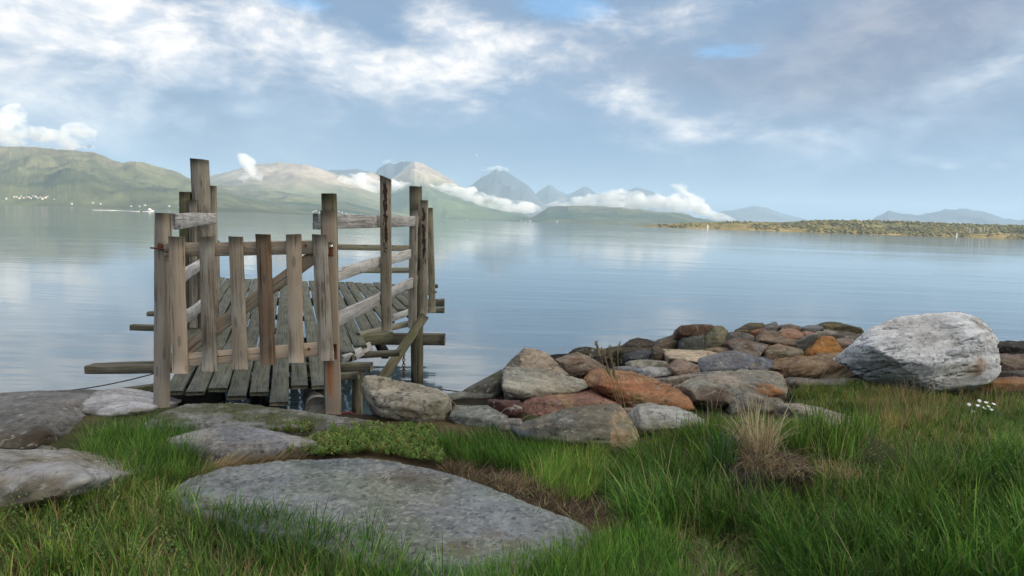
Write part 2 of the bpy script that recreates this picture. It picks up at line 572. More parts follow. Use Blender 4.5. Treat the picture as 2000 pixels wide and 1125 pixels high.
# --- woods on the island: one mass of small crowns
def island_woods():
    ico_v, ico_f = [], []
    bm = bmesh.new()
    bmesh.ops.create_icosphere(bm, subdivisions=1, radius=1.0)
    ico_v = np.array([v.co[:] for v in bm.verts])
    ico_f = np.array([[v.index for v in f.verts] for f in bm.faces])
    bm.free()
    Vs, Fs, Cs, n = [], [], [], 0
    rng = np.random.default_rng(5)
    tries = 0
    while n < 2300 and tries < 14000:
        tries += 1
        px = rng.uniform(1270, 2020)
        hor = 398.5 + 0.0335 * px
        py = hor + rng.uniform(-30, 1.5)
        dens = fbm(np.array([[px / 60.0, py / 9.0, 2.0]]), 4, 3)[0] + (0.25 if px > 1560 else -0.15) + 0.012 * (hor - py - 6)
        if dens < rng.uniform(-0.12, 0.3):
            continue
        p = cast(B_ISLE, px, py)
        if p is None:
            continue
        h = rng.uniform(1.5, 3.4)
        wd = h * rng.uniform(0.7, 1.5)
        q = ico_v * (1 + 0.25 * rng.standard_normal((len(ico_v), 1)))
        q = q * np.array([wd, wd, h * 0.6]) + np.array(p[:]) + np.array([0, 0, h * 0.42])
        Vs.append(q)
        Fs.append(ico_f + n * len(ico_v))
        base = np.array([0.175, 0.168, 0.070]) * (0.9 + 0.2 * dens) if rng.random() < 0.75 else np.array([0.24, 0.19, 0.07])
        Cs.append(np.tile(base * rng.uniform(0.75, 1.25), (len(ico_v), 1)))
        n += 1
    o = link('woods', mesh_np('woods', np.concatenate(Vs), np.concatenate(Fs), MAT_ISLE, True, np.concatenate(Cs)))
    tag(o, 'scrubby dark green woods covering the low island', 'woods', None, 'stuff')


island_woods()


# --- small houses along the far shores
def house_mesh(name, wall, roof):
    V = [(-5, -4, -2), (5, -4, -2), (5, 4, -2), (-5, 4, -2), (-5, -4, 4.5), (5, -4, 4.5), (5, 4, 4.5), (-5, 4, 4.5), (-5, 0, 8), (5, 0, 8),
         (-5.5, -4.6, 4.2), (5.5, -4.6, 4.2), (5.5, 0, 8.3), (-5.5, 0, 8.3), (-5.5, 4.6, 4.2), (5.5, 4.6, 4.2)]
    quads = [(0, 1, 5, 4), (1, 2, 6, 5), (2, 3, 7, 6), (3, 0, 4, 7), (10, 11, 12, 13), (13, 12, 15, 14)]
    tris = [(4, 8, 7), (5, 6, 9)]
    c = np.array([wall] * 10 + [roof] * 6)
    return mesh_np(name, np.array(V, float), [np.array(quads), np.array(tris)], MAT_PLAIN, False, c)


H_WHITE = house_mesh('house_white', (0.50, 0.48, 0.45), (0.32, 0.30, 0.29))
H_PALE = house_mesh('house_pale', (0.75, 0.66, 0.52), (0.30, 0.24, 0.20))


def houses(bvh, spots, label, group, size=1.0, seed=0):
    rng = random.Random(seed)
    for px, py in spots:
        p = cast(bvh, px, py)
        if p is None:
            continue
        me = rng.choice([H_WHITE, H_PALE]) if seed == 1 else H_WHITE
        s = size * rng.uniform(0.55, 0.95)
        o = link('house', me, None, Matrix.Translation(p) @ Matrix.Rotation(rng.uniform(-0.6, 0.6), 4, 'Z') @ Matrix.Scale(s, 4))
        tag(o, label, 'house', group)


rr = random.Random(3)
houses(B_LEFT, [(28 + i * 4.6 + rr.uniform(-1, 1), 388 - rr.uniform(0, 5) + i * 0.1) for i in range(15)],
       'tiny pale house in the bright village at the foot of the left hillside', 'houses of the left village', 1.1, 1)
houses(B_LEFT, [(12, 389), (106, 390), (140, 399), (181, 397), (196, 399), (256, 404), (272, 404), (283, 402), (330, 404), (350, 406)],
       'tiny lone white house by the water between the left village and the gate', 'scattered houses on the left shore', 1.0, 2)
houses(B_MID, [(457 + i * 3.6, 404 + i * 0.75 + rr.uniform(-1, 1)) for i in range(13)],
       'tiny white house in the village seen between the pier posts', 'houses of the middle village', 1.25, 9)
houses(B_MID, [(527, 412), (536, 413), (545, 413), (556, 411), (566, 413), (588, 414), (611, 415), (616, 413), (624, 416), (662, 414), (668, 416), (676, 418), (690, 420), (705, 421)],
       'tiny white house on the shore behind the right gate post', 'houses near the right gate post', 1.2, 9)
houses(B_CONE, [(912, 430), (925, 431), (940, 431.5), (951, 431.5), (872, 423)],
       'tiny pale house at the foot of the pointed mountain', 'houses below the pointed mountain', 1.4, 9)
houses(B_FORE, [(1008, 432), (1018, 432.5), (1026, 433), (1031, 432), (1035, 433), (1088, 434)],
       'tiny white house on the low shore left of the headland', 'houses at the headland', 1.5, 9)
for px, py, lab in ((1382, 443.5, 'small white beacon on the shore of the low island, the one further left'),
                    (1868, 460.5, 'small white beacon on the shore of the low island, the one near the white boulder')):
    p = on_z(px, py + 2.0, 0.2)
    p = Vector((p.x, p.y, 0.2)) if p.y < 1490 else at(px, py, 1495)
    p.z = -0.6
    bm = bmesh.new()
    bmesh.ops.create_cone(bm, cap_ends=True, segments=10, radius1=1.6, radius2=1.0, depth=7, matrix=Matrix.Translation((0, 0, 3.2)))
    bmesh.ops.create_cone(bm, cap_ends=True, segments=10, radius1=1.5, radius2=0.1, depth=1.6, matrix=Matrix.Translation((0, 0, 7.5)))
    me = bpy.data.meshes.new('beacon')
    bm.to_mesh(me)
    bm.free()
    ca = me.color_attributes.new('col', 'FLOAT_COLOR', 'POINT')
    ca.data.foreach_set('color', np.tile([0.85, 0.84, 0.8, 1], len(me.vertices)))
    me.materials.append(MAT_PLAIN)
    tag(link('beacon', me, None, Matrix.Translation(p)), lab, 'beacon')
# pale masts among the scrub of the island
for i, px in enumerate((1888, 1894, 1900, 1915, 1922, 1929)):
    p = cast(B_ISLE, px, 456)
    if p is None:
        continue
    bm = bmesh.new()
    bmesh.ops.create_cone(bm, cap_ends=True, segments=6, radius1=0.45, radius2=0.35, depth=13, matrix=Matrix.Translation((0, 0, 6)))
    me = bpy.data.meshes.new('mast')
    bm.to_mesh(me)
    bm.free()
    ca = me.color_attributes.new('col', 'FLOAT_COLOR', 'POINT')
    ca.data.foreach_set('color', np.tile([0.7, 0.7, 0.66, 1], len(me.vertices)))
    me.materials.append(MAT_PLAIN)
    tag(link('mast', me, None, Matrix.Translation(p)), 'thin pale pole in the row standing among the scrub of the island', 'pole', 'pale poles on the island')


# --- a motor boat with its wake far out on the left
def build_boat():
    p = on_z(292, 413.2, WATER_Z)
    e = empty('motor_boat', Vector((p.x, p.y, WATER_Z)))
    tag(e, 'tiny white motor boat trailing foam off the left shore', 'boat')
    xs = np.linspace(-4, 4, 9)
    V, Cc = [], []
    for x in xs:
        hw = 1.3 * (1 - max(0, x / 4.0) ** 2.2) + 0.02
        sh = 1.1 + 0.5 * max(0, x / 4) ** 2
        for yy, zz in ((-hw, sh), (-hw * 0.7, -0.2), (0, -0.4), (hw * 0.7, -0.2), (hw, sh)):
            V.append((x, yy, zz))
    F = grid_faces(9, 5)
    caps = [np.array([[0, 1, 2, 3, 4]])]
    deck = [np.array([[i * 5, (i + 1) * 5, (i + 1) * 5 + 4, i * 5 + 4] for i in range(8)])]
    link('hull', mesh_np('hull', np.array(V), [F] + deck + caps, MAT_PLAIN, False, np.tile([0.82, 0.82, 0.8], (45, 1))), e, Matrix.Translation(e.location))
    cv = [(-1.5, -0.9, 1.1), (1.6, -0.9, 1.1), (1.6, 0.9, 1.1), (-1.5, 0.9, 1.1), (-1.3, -0.8, 2.7), (0.8, -0.8, 2.7), (0.8, 0.8, 2.7), (-1.3, 0.8, 2.7)]
    cf = [(0, 1, 5, 4), (1, 2, 6, 5), (2, 3, 7, 6), (3, 0, 4, 7), (4, 5, 6, 7)]
    link('cabin', mesh_np('cabin', np.array(cv), np.array(cf), MAT_PLAIN, False, np.tile([0.7, 0.72, 0.74], (8, 1))), e, Matrix.Translation(e.location))
    # foam trail: a low ridged strip on the water
    path = [on_z(a, b, WATER_Z) for a, b in ((300, 413.3), (275, 413.6), (258, 412.9), (232, 411.6), (205, 411.0), (180, 410.6))]
    V = []
    for i, q in enumerate(path):
        wd = 1.3 if i in (1, 3, 4) else 0.5
        for k in (-1, 0, 1):
            V.append((q.x, q.y + k * wd * 2.2, WATER_Z + (0.35 if k == 0 else 0.004)))
    o = link('wake', mesh_np('wake', np.array(V), grid_faces(len(path), 3), MAT_PLAIN, True, np.tile([0.55, 0.56, 0.56], (len(V), 1))))
    tag(o, 'white foam trail of the boat on the water', 'foam', None, 'stuff')


build_boat()


# --- a gull, far off in the sky
def build_gull():
    p = at(932, 303, 110)
    s = 0.30
    V = np.array([(-1, 0, 0), (-0.3, 0.16, 0.05), (0.6, 0.1, 0), (-0.3, -0.16, 0.05), (-0.3, 0, -0.18), (-0.3, 0, 0.2), (0.0, 1.3, 0.35), (-0.4, 1.3, 0.33), (0.0, -1.3, 0.35), (-0.4, -1.3, 0.33), (0.1, 0.1, 0.08), (0.1, -0.1, 0.08)]) * s
    F = np.array([(0, 1, 5), (0, 5, 3), (0, 3, 4), (0, 4, 1), (2, 5, 1), (2, 3, 5), (2, 4, 3), (2, 1, 4), (1, 10, 6), (1, 6, 7), (3, 8, 11), (3, 9, 8)])
    o = link('gull', mesh_np('gull', V, F, MAT_PLAIN, False, np.tile([0.85, 0.85, 0.85], (len(V), 1))), None, Matrix.Translation(p) @ Matrix.Rotation(0.5, 4, 'Z'))
    tag(o, 'tiny white bird in the sky above the pyramid peak', 'bird')


build_gull()


# ================================================================== low clouds lying on the mountains
def cloud_mat(name, density, nscale, lo, hi):
    m, t, out = material(name)
    tcn = t.node('ShaderNodeTexCoord')
    n = t.noise(t.v('MULTIPLY', tcn.outputs['Object'], (0.55, 0.55, 1.15)), nscale, 6.0, 0.62, 0.5)
    d = t.m('MULTIPLY', t.smooth(n, lo, hi), density)
    pv = t.node('ShaderNodeVolumePrincipled')
    pv.inputs['Color'].default_value = (1.0, 1.0, 1.0, 1)
    pv.inputs['Anisotropy'].default_value = 0.0
    t.put(pv.inputs['Density'], d)
    t.l.new(pv.outputs[0], out.inputs['Volume'])
    return m


FLIP = -1


def cloud(label, pts, depths, mat, seed, flat=0.75, rough=0.35):
    """pts: (px, py, radius px); one closed, lumpy tube."""
    pts = np.array(pts, float)
    D = np.array(depths, float) if hasattr(depths, '__len__') else np.full(len(pts), float(depths))
    n = max(40, int(np.hypot(np.diff(pts[:, 0]), np.diff(pts[:, 1])).sum() / 2.0))
    s = np.concatenate([[0], np.cumsum(np.hypot(np.diff(pts[:, 0]), np.diff(pts[:, 1])))])
    ss = np.linspace(0, s[-1], n)
    X, Y, Rr, Dd = [np.interp(ss, s, q) for q in (pts[:, 0], pts[:, 1], pts[:, 2], D)]
    endf = np.sqrt(np.clip(np.minimum(ss, s[-1] - ss) / (0.06 * s[-1] + 4), 0.0, 1))
    C = np.array([at(a, b, c)[:] for a, b, c in zip(X, Y, Dd)])
    Rm = Rr / FPX * Dd * np.maximum(endf, 0.02)
    tang = np.gradient(C, axis=0)
    tang /= np.linalg.norm(tang, axis=1)[:, None]
    up = np.array([0, 0, 1.0]) - tang * tang[:, 2:3]
    up /= np.linalg.norm(up, axis=1)[:, None]
    side = np.cross(tang, up)
    k = 20
    ang = np.linspace(0, 2 * np.pi, k, endpoint=False)
    V = C[:, None, :] + Rm[:, None, None] * (np.cos(ang)[None, :, None] * side[:, None, :] * 1.2 + np.sin(ang)[None, :, None] * up[:, None, :])
    V = V.reshape(-1, 3)
    Cc = np.repeat(C, k, 0)
    rm = np.repeat(Rm, k)
    sc = np.median(Rm)
    nn = fbm(V / (sc * 1.6), seed, 5, 0.55)
    V = Cc + (V - Cc) * 1.25 * np.clip(1 + rough * 2.4 * nn, 0.15, 3)[:, None]
    i = np.arange(n * k).reshape(n, k)
    F = np.stack([i[:-1], np.roll(i[:-1], -1, 1), np.roll(i[1:], -1, 1), i[1:]], -1).reshape(-1, 4)[:, ::FLIP]
    caps = [np.array([i[0][::-FLIP]]), np.array([i[-1][::FLIP]])]
    o = link('cloud', mesh_np('cloud', V, [F] + caps, mat, True))
    tag(o, label, 'cloud', None)
    return o


CM_A = cloud_mat('cloud_dense', 0.026, 0.0085, 0.34, 0.72)
CM_B = cloud_mat('cloud_wispy', 0.020, 0.0100, 0.43, 0.68)
cloud('long white cloud bank draped across the slope of the pointed mountain',
      [(640, 362, 6), (668, 358, 12), (700, 357, 15), (735, 364, 13), (790, 370, 10), (840, 372, 9), (880, 374, 10), (920, 382, 12), (960, 395, 12), (1000, 403, 10), (1040, 407, 8), (1066, 408, 4)],
      [7600, 7700, 7800, 7900, 8000, 8000, 8000, 8000, 8000, 8200, 8500, 8500], CM_A, 1)
cloud('white cloud bank lying along the top of the long headland',
      [(1062, 401, 3), (1100, 396, 8), (1150, 394, 10), (1215, 388, 13), (1235, 390, 13), (1290, 396, 12), (1340, 402, 15), (1370, 412, 12), (1400, 422, 7), (1440, 431, 3)],
      7900, CM_A, 2)
cloud('thin plume of cloud rising from the right end of the cloud bank',
      [(1366, 408, 14), (1352, 392, 11), (1340, 379, 9), (1328, 366, 8), (1308, 360, 6)], 8300, CM_B, 3, rough=0.5)
cloud('ragged cloud sitting on the crest of the left hillside',
      [(-90, 245, 38), (-10, 250, 40), (25, 266, 26), (60, 270, 22), (95, 278, 17), (130, 284, 15), (158, 274, 20), (186, 294, 5)], 5600, CM_B, 4, rough=0.55)
cloud('short bright slanting streak of cloud left of the pale mountain',
      [(463, 296, 5), (474, 308, 9), (487, 324, 10), (501, 340, 9), (513, 354, 4)], 7000, CM_A, 5)
cloud('small wispy cloud beside the foot of the slanting cloud',
      [(452, 338, 4), (470, 343, 8), (490, 347, 8), (505, 349, 5)], 7000, CM_B, 6)
cloud('small flat cloud on the slope of the pale mountain',
      [(550, 350, 4), (562, 353, 8), (580, 358, 7), (605, 362, 3)], 7300, CM_A, 7)
cloud('thin cloud cap over the dark crag',
      [(745, 317, 2), (765, 315, 3.5), (785, 316, 3), (798, 318, 1.5)], 10800, CM_B, 8)
cloud('thin cloud cap on the pyramid peak',
      [(935, 331, 2), (955, 330, 3.5), (975, 329, 5), (996, 333, 3)], 12800, CM_B, 9)


# ================================================================== haze
def build_haze():
    m, t, out = material('haze')
    pv = t.node('ShaderNodeVolumePrincipled')
    pv.inputs['Color'].default_value = (0.60, 0.81, 1.0, 1)
    pv.inputs['Density'].default_value = 0.000066
    pv.inputs['Anisotropy'].default_value = 0.0
    t.l.new(pv.outputs[0], out.inputs['Volume'])
    x, y0, y1, z0, z1 = 24000, -300, 25500, -8.0, 1050
    V = [(-x, y0, z0), (x, y0, z0), (x, y1, z0), (-x, y1, z0), (-x, y0, z1), (x, y0, z1), (x, y1, z1), (-x, y1, z1)]
    F = [(0, 3, 2, 1), (4, 5, 6, 7), (0, 1, 5, 4), (1, 2, 6, 5), (2, 3, 7, 6), (3, 0, 4, 7)]
    o = link('haze', mesh_np('haze', np.array(V, float), np.array(F), m))
    tag(o, 'thin blue haze over the fjord', None, None, 'stuff')


build_haze()
# ================================================================== ground
def shore_edge(x):
    return 5.95 + 3.05 * sstep(x, -1.0, 0.7)


def ground_z(x, y):
    x, y = np.asarray(x, float), np.asarray(y, float)
    P = np.column_stack([x.ravel(), y.ravel(), np.zeros(x.size)])
    z = (0.045 * fbm(P * 0.9, 21, 3) + 0.02 * fbm(P * 3.7, 22, 3)).reshape(x.shape)
    z = z - 0.02
    # turf bank on the right with a small scarp facing left
    d = np.hypot((x - 1.95) / 0.85, (y - 5.05) / 0.62)
    z = z + 0.20 * sstep(-d, -1.15, -0.55)
    z = z + 0.10 * sstep(x, 2.2, 3.4) * sstep(-y, -7.5, -4.5)
    # drop to the sea bed
    drop = sstep(y, shore_edge(x), shore_edge(x) + 1.5 + 0.8 * sstep(x, -1.0, 0.7))
    z = z * (1 - drop) - 1.6 * drop
    # unseen hill added behind the viewer, shaped to put this shore in shade
    r = (x * math.sin(SUN_AZ) + y * math.cos(SUN_AZ))
    back = sstep(r, 30, 140)
    n = fbm(P * 0.045, 23, 4).reshape(x.shape)
    z = z + back * (41.2 + 1.0 * n)
    return z


def build_ground():
    xs = np.unique(np.concatenate([np.linspace(-7, 6, 200), -7 - np.geomspace(0.2, 260, 32), 6 + np.geomspace(0.2, 330, 32)]))
    ys = np.unique(np.concatenate([np.linspace(1.5, 9.5, 150), np.linspace(9.7, 14, 12), 1.5 - np.geomspace(0.2, 290, 36)]))
    Xg, Yg = np.meshgrid(xs, ys, indexing='ij')
    Z = ground_z(Xg, Yg)
    V = np.column_stack([Xg.ravel(), Yg.ravel(), Z.ravel()])
    P = V * np.array([1, 1, 1])
    k = sstep(fbm(P * 2.2, 31, 4), -0.2, 0.3)[:, None]
    soil = np.array([0.060, 0.046, 0.030])
    straw = np.array([0.15, 0.115, 0.060])
    green = np.array([0.040, 0.065, 0.020])
    c = soil * (1 - k * 0.5) + straw * k * 0.5
    g = sstep(fbm(P * 1.1, 32, 3), -0.1, 0.35)[:, None]
    far = sstep(np.hypot(V[:, 0], V[:, 1] - 4), 5, 8)[:, None]
    gm = np.maximum(g * 0.6, far)
    c = c * (1 - gm) + green * gm
    wet = sstep(V[:, 1], shore_edge(V[:, 0]) - 0.15, shore_edge(V[:, 0]) + 0.3)[:, None] * (V[:, 1:2] > 5)
    c = c * (1 - wet) + np.array([0.045, 0.042, 0.036]) * wet
    # ground blackened between the bank stones: gap shade put into the colour
    gap_shade = (sstep(V[:, 0], -1.6, -0.8) * sstep(V[:, 1], 6.0, 6.6) * sstep(-V[:, 0], -3.4, -2.6))[:, None]
    c = c * (1 - gap_shade) + np.array([0.022, 0.019, 0.015]) * gap_shade
    c = c * (1 + 0.5 * fbm(P * 9.0, 33, 4))[:, None]
    o = link('ground', mesh_np('ground', V, grid_faces(len(xs), len(ys)), MAT_SOIL, True, np.clip(c, 0.01, 1)))
    tag(o, 'dark turfy ground of the shore', None, None, 'structure')


build_ground()


def gz(x, y):
    return float(ground_z(np.array([x]), np.array([y]))[0])


# ================================================================== rocks
ZR = {5: (850, 600, 3.88), 6: (1250, 590, 4.327), 7: (1600, 580, 4.1675), 4: (560, 540, 3.75), 8: (0, 730, 2.848), 11: (300, 780, 3.262), 12: (800, 780, 3.262), 2: (150, 540, 3.88), 1: (0, 0, 1.0)}
ROCKS = []     # (name, raw hull verts, voxel, spec)


def simplify(q, tol):
    """Drop outline corners that lie close to the line through their neighbours."""
    q = [tuple(p) for p in q]
    while len(q) > 6:
        best = None
        for i in range(len(q)):
            a, b, c = np.array(q[i - 1]), np.array(q[i]), np.array(q[(i + 1) % len(q)])
            ac = c - a
            d_ = abs(ac[0] * (b - a)[1] - ac[1] * (b - a)[0]) / (np.hypot(*ac) + 1e-6)
            if best is None or d_ < best[0]:
                best = (d_, i)
        if best[0] > tol:
            break
        q.pop(best[1])
    return np.array(q)


def rock(label, zone, pts, zb=0.0, L=None, face=0.35, crease=None, col=(0.30, 0.30, 0.29), col2=None, moss=0.0, lichen=0.15, stains_and_shade=(), seed=0,
         rough=1.0, strata=1.0, dip=0.25, back=0.55, smooth=5, D=None, crack=0.45, name='rock', group='rocks of the shore bank', cat='rock', under=None, bulge=0.05, faces=()):
    ox, oy, sc = ZR[zone]
    q = np.array([(ox + a / sc, oy + b / sc) for a, b in pts], float)
    qc = q.mean(0)
    if name == 'rock':
        q = qc + (q - qc) * (1.0 if crease is None else 0.99)
    if name == 'rock' and crease is None:
        q = simplify(q, 0.09 * (q[:, 0].max() - q[:, 0].min()))
    yb, yt = q[:, 1].max(), q[:, 1].min()
    xb = q[q[:, 1].argmax(), 0]
    if D is None:
        D = on_z(xb, yb, zb).y
    W = (q[:, 0].max() - q[:, 0].min()) / FPX * D
    H = (yb - yt)
    if L is None:
        L = 0.40 * W
    pts3 = []
    hz = H / FPX * D
    for x, y in q:
        t = (yb - y) / H
        d = D + L * t
        p = at(x, y, d)
        pts3.append(p)
        if t > 0.35:
            pts3.append(p + Vector((0.02 * (x - q[:, 0].mean()) / FPX * d, back * L + 0.06, -0.45 * hz * t - 0.03)))
        else:
            pts3.append(p + Vector((0, 0.35 * L + 0.08, -0.16)))
    cxm, cym = q[:, 0].mean(), q[:, 1].mean()
    if crease is None:
        lows = [(x, y) for x, y in q if (yb - y) / H < 0.6]
        lows.sort()
        x_l, x_r = q[:, 0].min(), q[:, 0].max()
        srng = np.random.default_rng(len(ROCKS) * 5 + 3)
        # a broken front: two or three corners along the top front edge
        for fx in ((0.10, 0.55, 0.90) if srng.random() < 0.5 else (0.16, 0.80)):
            xx = x_l + (x_r - x_l) * (fx + srng.uniform(-.06, .06))
            yl = np.interp(xx, [p[0] for p in lows], [p[1] for p in lows]) if len(lows) > 1 else yb
            pts3.append(at(xx, min(yl, yb) - face * H * srng.uniform(0.75, 1.5), D + L * srng.uniform(0.02, 0.16) - bulge * W))
    else:
        for a, b, f in crease:
            pts3.append(at(ox + a / sc, oy + b / sc, D + f * L - (0.05 * W if name == 'rock' else 0.02 * W)))
    vox = max(0.011, 2.4 * D / FPX)
    ROCKS.append(dict(label=label, P=pts3, vox=vox, W=W, col=col, col2=col2, moss=moss, lichen=lichen, seed=seed or len(ROCKS) + 1, rough=rough, strata=strata, dip=dip,
                      smooth=smooth, crack=crack, name=name, group=group, cat=cat, auto=crease is None, faces=faces,
                      stains_and_shade=[((ox + a / sc, oy + b / sc), r / sc / FPX * D, c, s) for a, b, r, c, s in stains_and_shade], D=D))


def slab(label, zone, pts, z, thick, seed, col, col2=None, moss=0.0, lichen=0.2, stains_and_shade=(), dome=0.05, rough=1.0, group='flat slabs in the turf', strata=0.5, smooth=6, crack=0.0, tilt=0.0):
    ox, oy, sc = ZR[zone]
    top = [on_z(ox + a / sc, oy + b / sc, z) for a, b in pts]
    c = sum(top, Vector()) / len(top)
    P = []
    for p in top:
        P += [p, Vector((p.x + (p.x - c.x) * 0.08, p.y + (p.y - c.y) * 0.08, z - thick))]
        for f, h in ((0.80, 0.55), (0.5, 0.9)):
            P.append(Vector((c.x + (p.x - c.x) * f, c.y + (p.y - c.y) * f, z + dome * h)))
    D = c.y
    W = max(p.x for p in top) - min(p.x for p in top)
    ROCKS.append(dict(label=label, P=P, vox=max(0.011, 2.2 * D / FPX), W=W * 0.5, col=col, col2=col2, faces=(), auto=False, moss=moss, lichen=lichen, seed=seed, rough=rough, strata=strata, dip=0.1, smooth=smooth,
                      crack=crack, name='rock_slab', group=group, cat='rock', D=D,
                      stains_and_shade=[((ox + a / sc, oy + b / sc), r / sc / FPX * D, cc, s) for a, b, r, cc, s in stains_and_shade]))


GREY, LGREY, DGREY = (0.25, 0.25, 0.245), (0.40, 0.39, 0.365), (0.115, 0.118, 0.118)
BLUEG, GRNG, BRN, DBRN = (0.185, 0.20, 0.225), (0.22, 0.235, 0.20), (0.21, 0.155, 0.105), (0.085, 0.062, 0.045)
ORG, RED, PINK, CREAM, RUST = (0.36, 0.165, 0.060), (0.26, 0.115, 0.085), (0.33, 0.215, 0.155), (0.50, 0.435, 0.33), (0.40, 0.15, 0.035)
PALE, MOSSY = (0.53, 0.54, 0.55), (0.075, 0.085, 0.025)

# --- left side
rock('broad grey slab with dark layered edge at the left frame edge behind the pale rock', 8,
     [(-160, 120), (170, 98), (385, 95), (500, 108), (420, 130), (290, 190), (270, 290), (270, 390), (180, 420), (-160, 430)], 0.0, 1.5, 0.55,
     crease=[(-160, 290, .25), (60, 275, .25), (200, 240, .28), (260, 200, .42), (-160, 420, .0), (240, 330, .12)], col=(0.145, 0.145, 0.145), col2=(0.20, 0.205, 0.215), lichen=0.2, strata=1.4, rough=0.8,
     stains_and_shade=[(40, 360, 150, (0.075, 0.06, 0.042), .95), (230, 310, 150, (0.065, 0.052, 0.038), .95), (-80, 360, 150, (0.075, 0.06, 0.042), .95), (150, 390, 130, (0.06, 0.05, 0.035), .95)])
rock('pale pointed rock lying against the foot of the left gate post', 8,
     [(256, 212), (290, 180), (400, 150), (490, 130), (570, 88), (622, 78), (690, 96), (860, 160), (868, 185), (760, 225), (620, 252), (420, 245), (300, 235)], -0.02, 0.75, 0.2,
     crease=[(330, 205, .08), (480, 225, .05), (620, 232, .0), (780, 205, .12), (560, 170, .4)], col=(0.50, 0.53, 0.60), col2=(0.42, 0.45, 0.50), lichen=0.12, strata=0.8, moss=0.0,
     stains_and_shade=[(330, 235, 70, (0.07, 0.065, 0.05), .9), (470, 250, 80, (0.07, 0.065, 0.05), .9), (780, 225, 70, (0.13, 0.13, 0.05), .8), (640, 245, 60, (0.09, 0.09, 0.05), .8)])  # dark spots along the lower left paint the shade of the underside
rock('big blue-topped boulder with layered side at the left frame edge', 8,
     [(-180, 425), (0, 417), (180, 424), (370, 432), (435, 452), (530, 520), (655, 592), (560, 650), (420, 670), (200, 745), (0, 800), (-180, 810)], 0.0, 0.85, 0.5,
     crease=[(-180, 600, .22), (0, 585, .22), (150, 548, .28), (300, 512, .40), (400, 495, .55), (-180, 790, 0), (300, 680, 0.02), (480, 590, .2)],
     col=(0.28, 0.285, 0.26), col2=(0.36, 0.385, 0.42), moss=0.05, strata=1.0, rough=0.75,
     stains_and_shade=[(100, 680, 190, (0.15, 0.13, 0.088), .9), (330, 640, 150, (0.14, 0.12, 0.082), .9), (0, 740, 140, (0.09, 0.08, 0.06), .95), (-80, 640, 120, (0.14, 0.12, 0.085), .9), (100, 480, 150, (0.44, 0.46, 0.52), .8), (300, 470, 120, (0.42, 0.44, 0.50), .8), (-60, 480, 120, (0.44, 0.46, 0.52), .8)])
rock('small mottled rock wedged between the grey slab and the blue-topped boulder', 8, [(95, 420), (130, 395), (185, 382), (240, 395), (275, 412), (280, 440), (110, 440)], 0.0, col=(0.27, 0.28, 0.26), lichen=0.5)
rock('little flat stone beside the small mottled rock', 8, [(280, 425), (310, 408), (360, 410), (390, 425), (370, 440), (290, 440)], 0.0, col=(0.28, 0.27, 0.25), lichen=0.5)
rock('small greenish stone under the right end of the pale pointed rock', 8, [(600, 305), (640, 280), (690, 272), (770, 280), (775, 305), (700, 318), (610, 320)], 0.0, col=(0.27, 0.28, 0.22), moss=0.5)
slab('long curved mossy slab under the near edge of the pier', 11,
     [(-90, 160), (0, 108), (90, 70), (200, 30), (320, 24), (450, 27), (600, 36), (720, 56), (1000, 96), (1280, 140), (1470, 150), (1400, 172), (1150, 168), (820, 150), (560, 125), (340, 112), (150, 130)],
     0.055, 0.35, 41, (0.30, 0.305, 0.31), (0.22, 0.23, 0.20), moss=0.35, lichen=0.3, dome=0.03,
     stains_and_shade=[(250, 40, 130, MOSSY, .9), (480, 40, 150, MOSSY, .85), (720, 75, 120, MOSSY, .8), (100, 90, 90, MOSSY, .7), (1000, 110, 130, (0.07, 0.075, 0.05), .7)])
slab('blue-grey slab set in the turf in front of the mossy slab', 11,
     [(80, 250), (200, 212), (420, 168), (510, 153), (620, 180), (760, 212), (1020, 258), (1065, 285), (900, 300), (720, 295), (560, 296), (480, 320), (420, 330), (320, 300), (150, 262)],
     0.05, 0.25, 42, (0.24, 0.255, 0.285), (0.30, 0.30, 0.30), lichen=0.55, dome=0.03)
slab('great flat lichen-speckled slab in the foreground', 1,
     [(328, 962), (345, 945), (378, 928), (440, 911), (545, 899), (680, 892), (760, 897), (860, 919), (920, 937), (970, 960), (1030, 985), (1080, 1007), (1140, 1022), (1162, 1046),
      (1150, 1062), (1085, 1078), (1000, 1100), (930, 1135), (860, 1135), (700, 1065), (590, 1020), (470, 1010), (380, 1000)],
     0.03, 0.25, 43, (0.195, 0.225, 0.195), (0.235, 0.26, 0.275), lichen=0.7, dome=0.015, rough=0.8, strata=0.6, crack=0.0,
     stains_and_shade=[(900, 1060, 55, (0.14, 0.10, 0.06), .65), (1010, 1050, 40, (0.16, 0.11, 0.07), .6), (380, 985, 45, (0.17, 0.13, 0.09), .6), (760, 912, 60, (0.15, 0.11, 0.08), .5), (590, 935, 40, (0.3, 0.32, 0.36), .5),
             (830, 925, 50, (0.15, 0.12, 0.09), .5), (960, 1030, 35, (0.14, 0.10, 0.06), .6)])
# --- the block beside the pier
rock('big angular block beside the right gate post with pale top and mossy underside', 4,
     [(540, 790), (570, 724), (640, 728), (760, 753), (900, 778), (1090, 815), (1172, 862), (1197, 955), (1150, 1050), (1010, 1078), (780, 1060), (690, 1040), (600, 960), (548, 850)], -0.02, 0.55, 0.4,
     crease=[(625, 870, .02), (665, 925, -.06), (830, 932, -.04), (960, 972, -.06), (1010, 955, -.02), (1100, 905, .05), (1180, 890, .25), (700, 1020, .0), (1050, 1000, .05)],
     col=(0.40, 0.385, 0.33), col2=(0.31, 0.30, 0.25), lichen=0.5, moss=0.15, smooth=3, stains_and_shade=[(900, 1040, 90, (0.30, 0.20, 0.08), .6), (1100, 980, 110, (0.16, 0.17, 0.10), .7)])
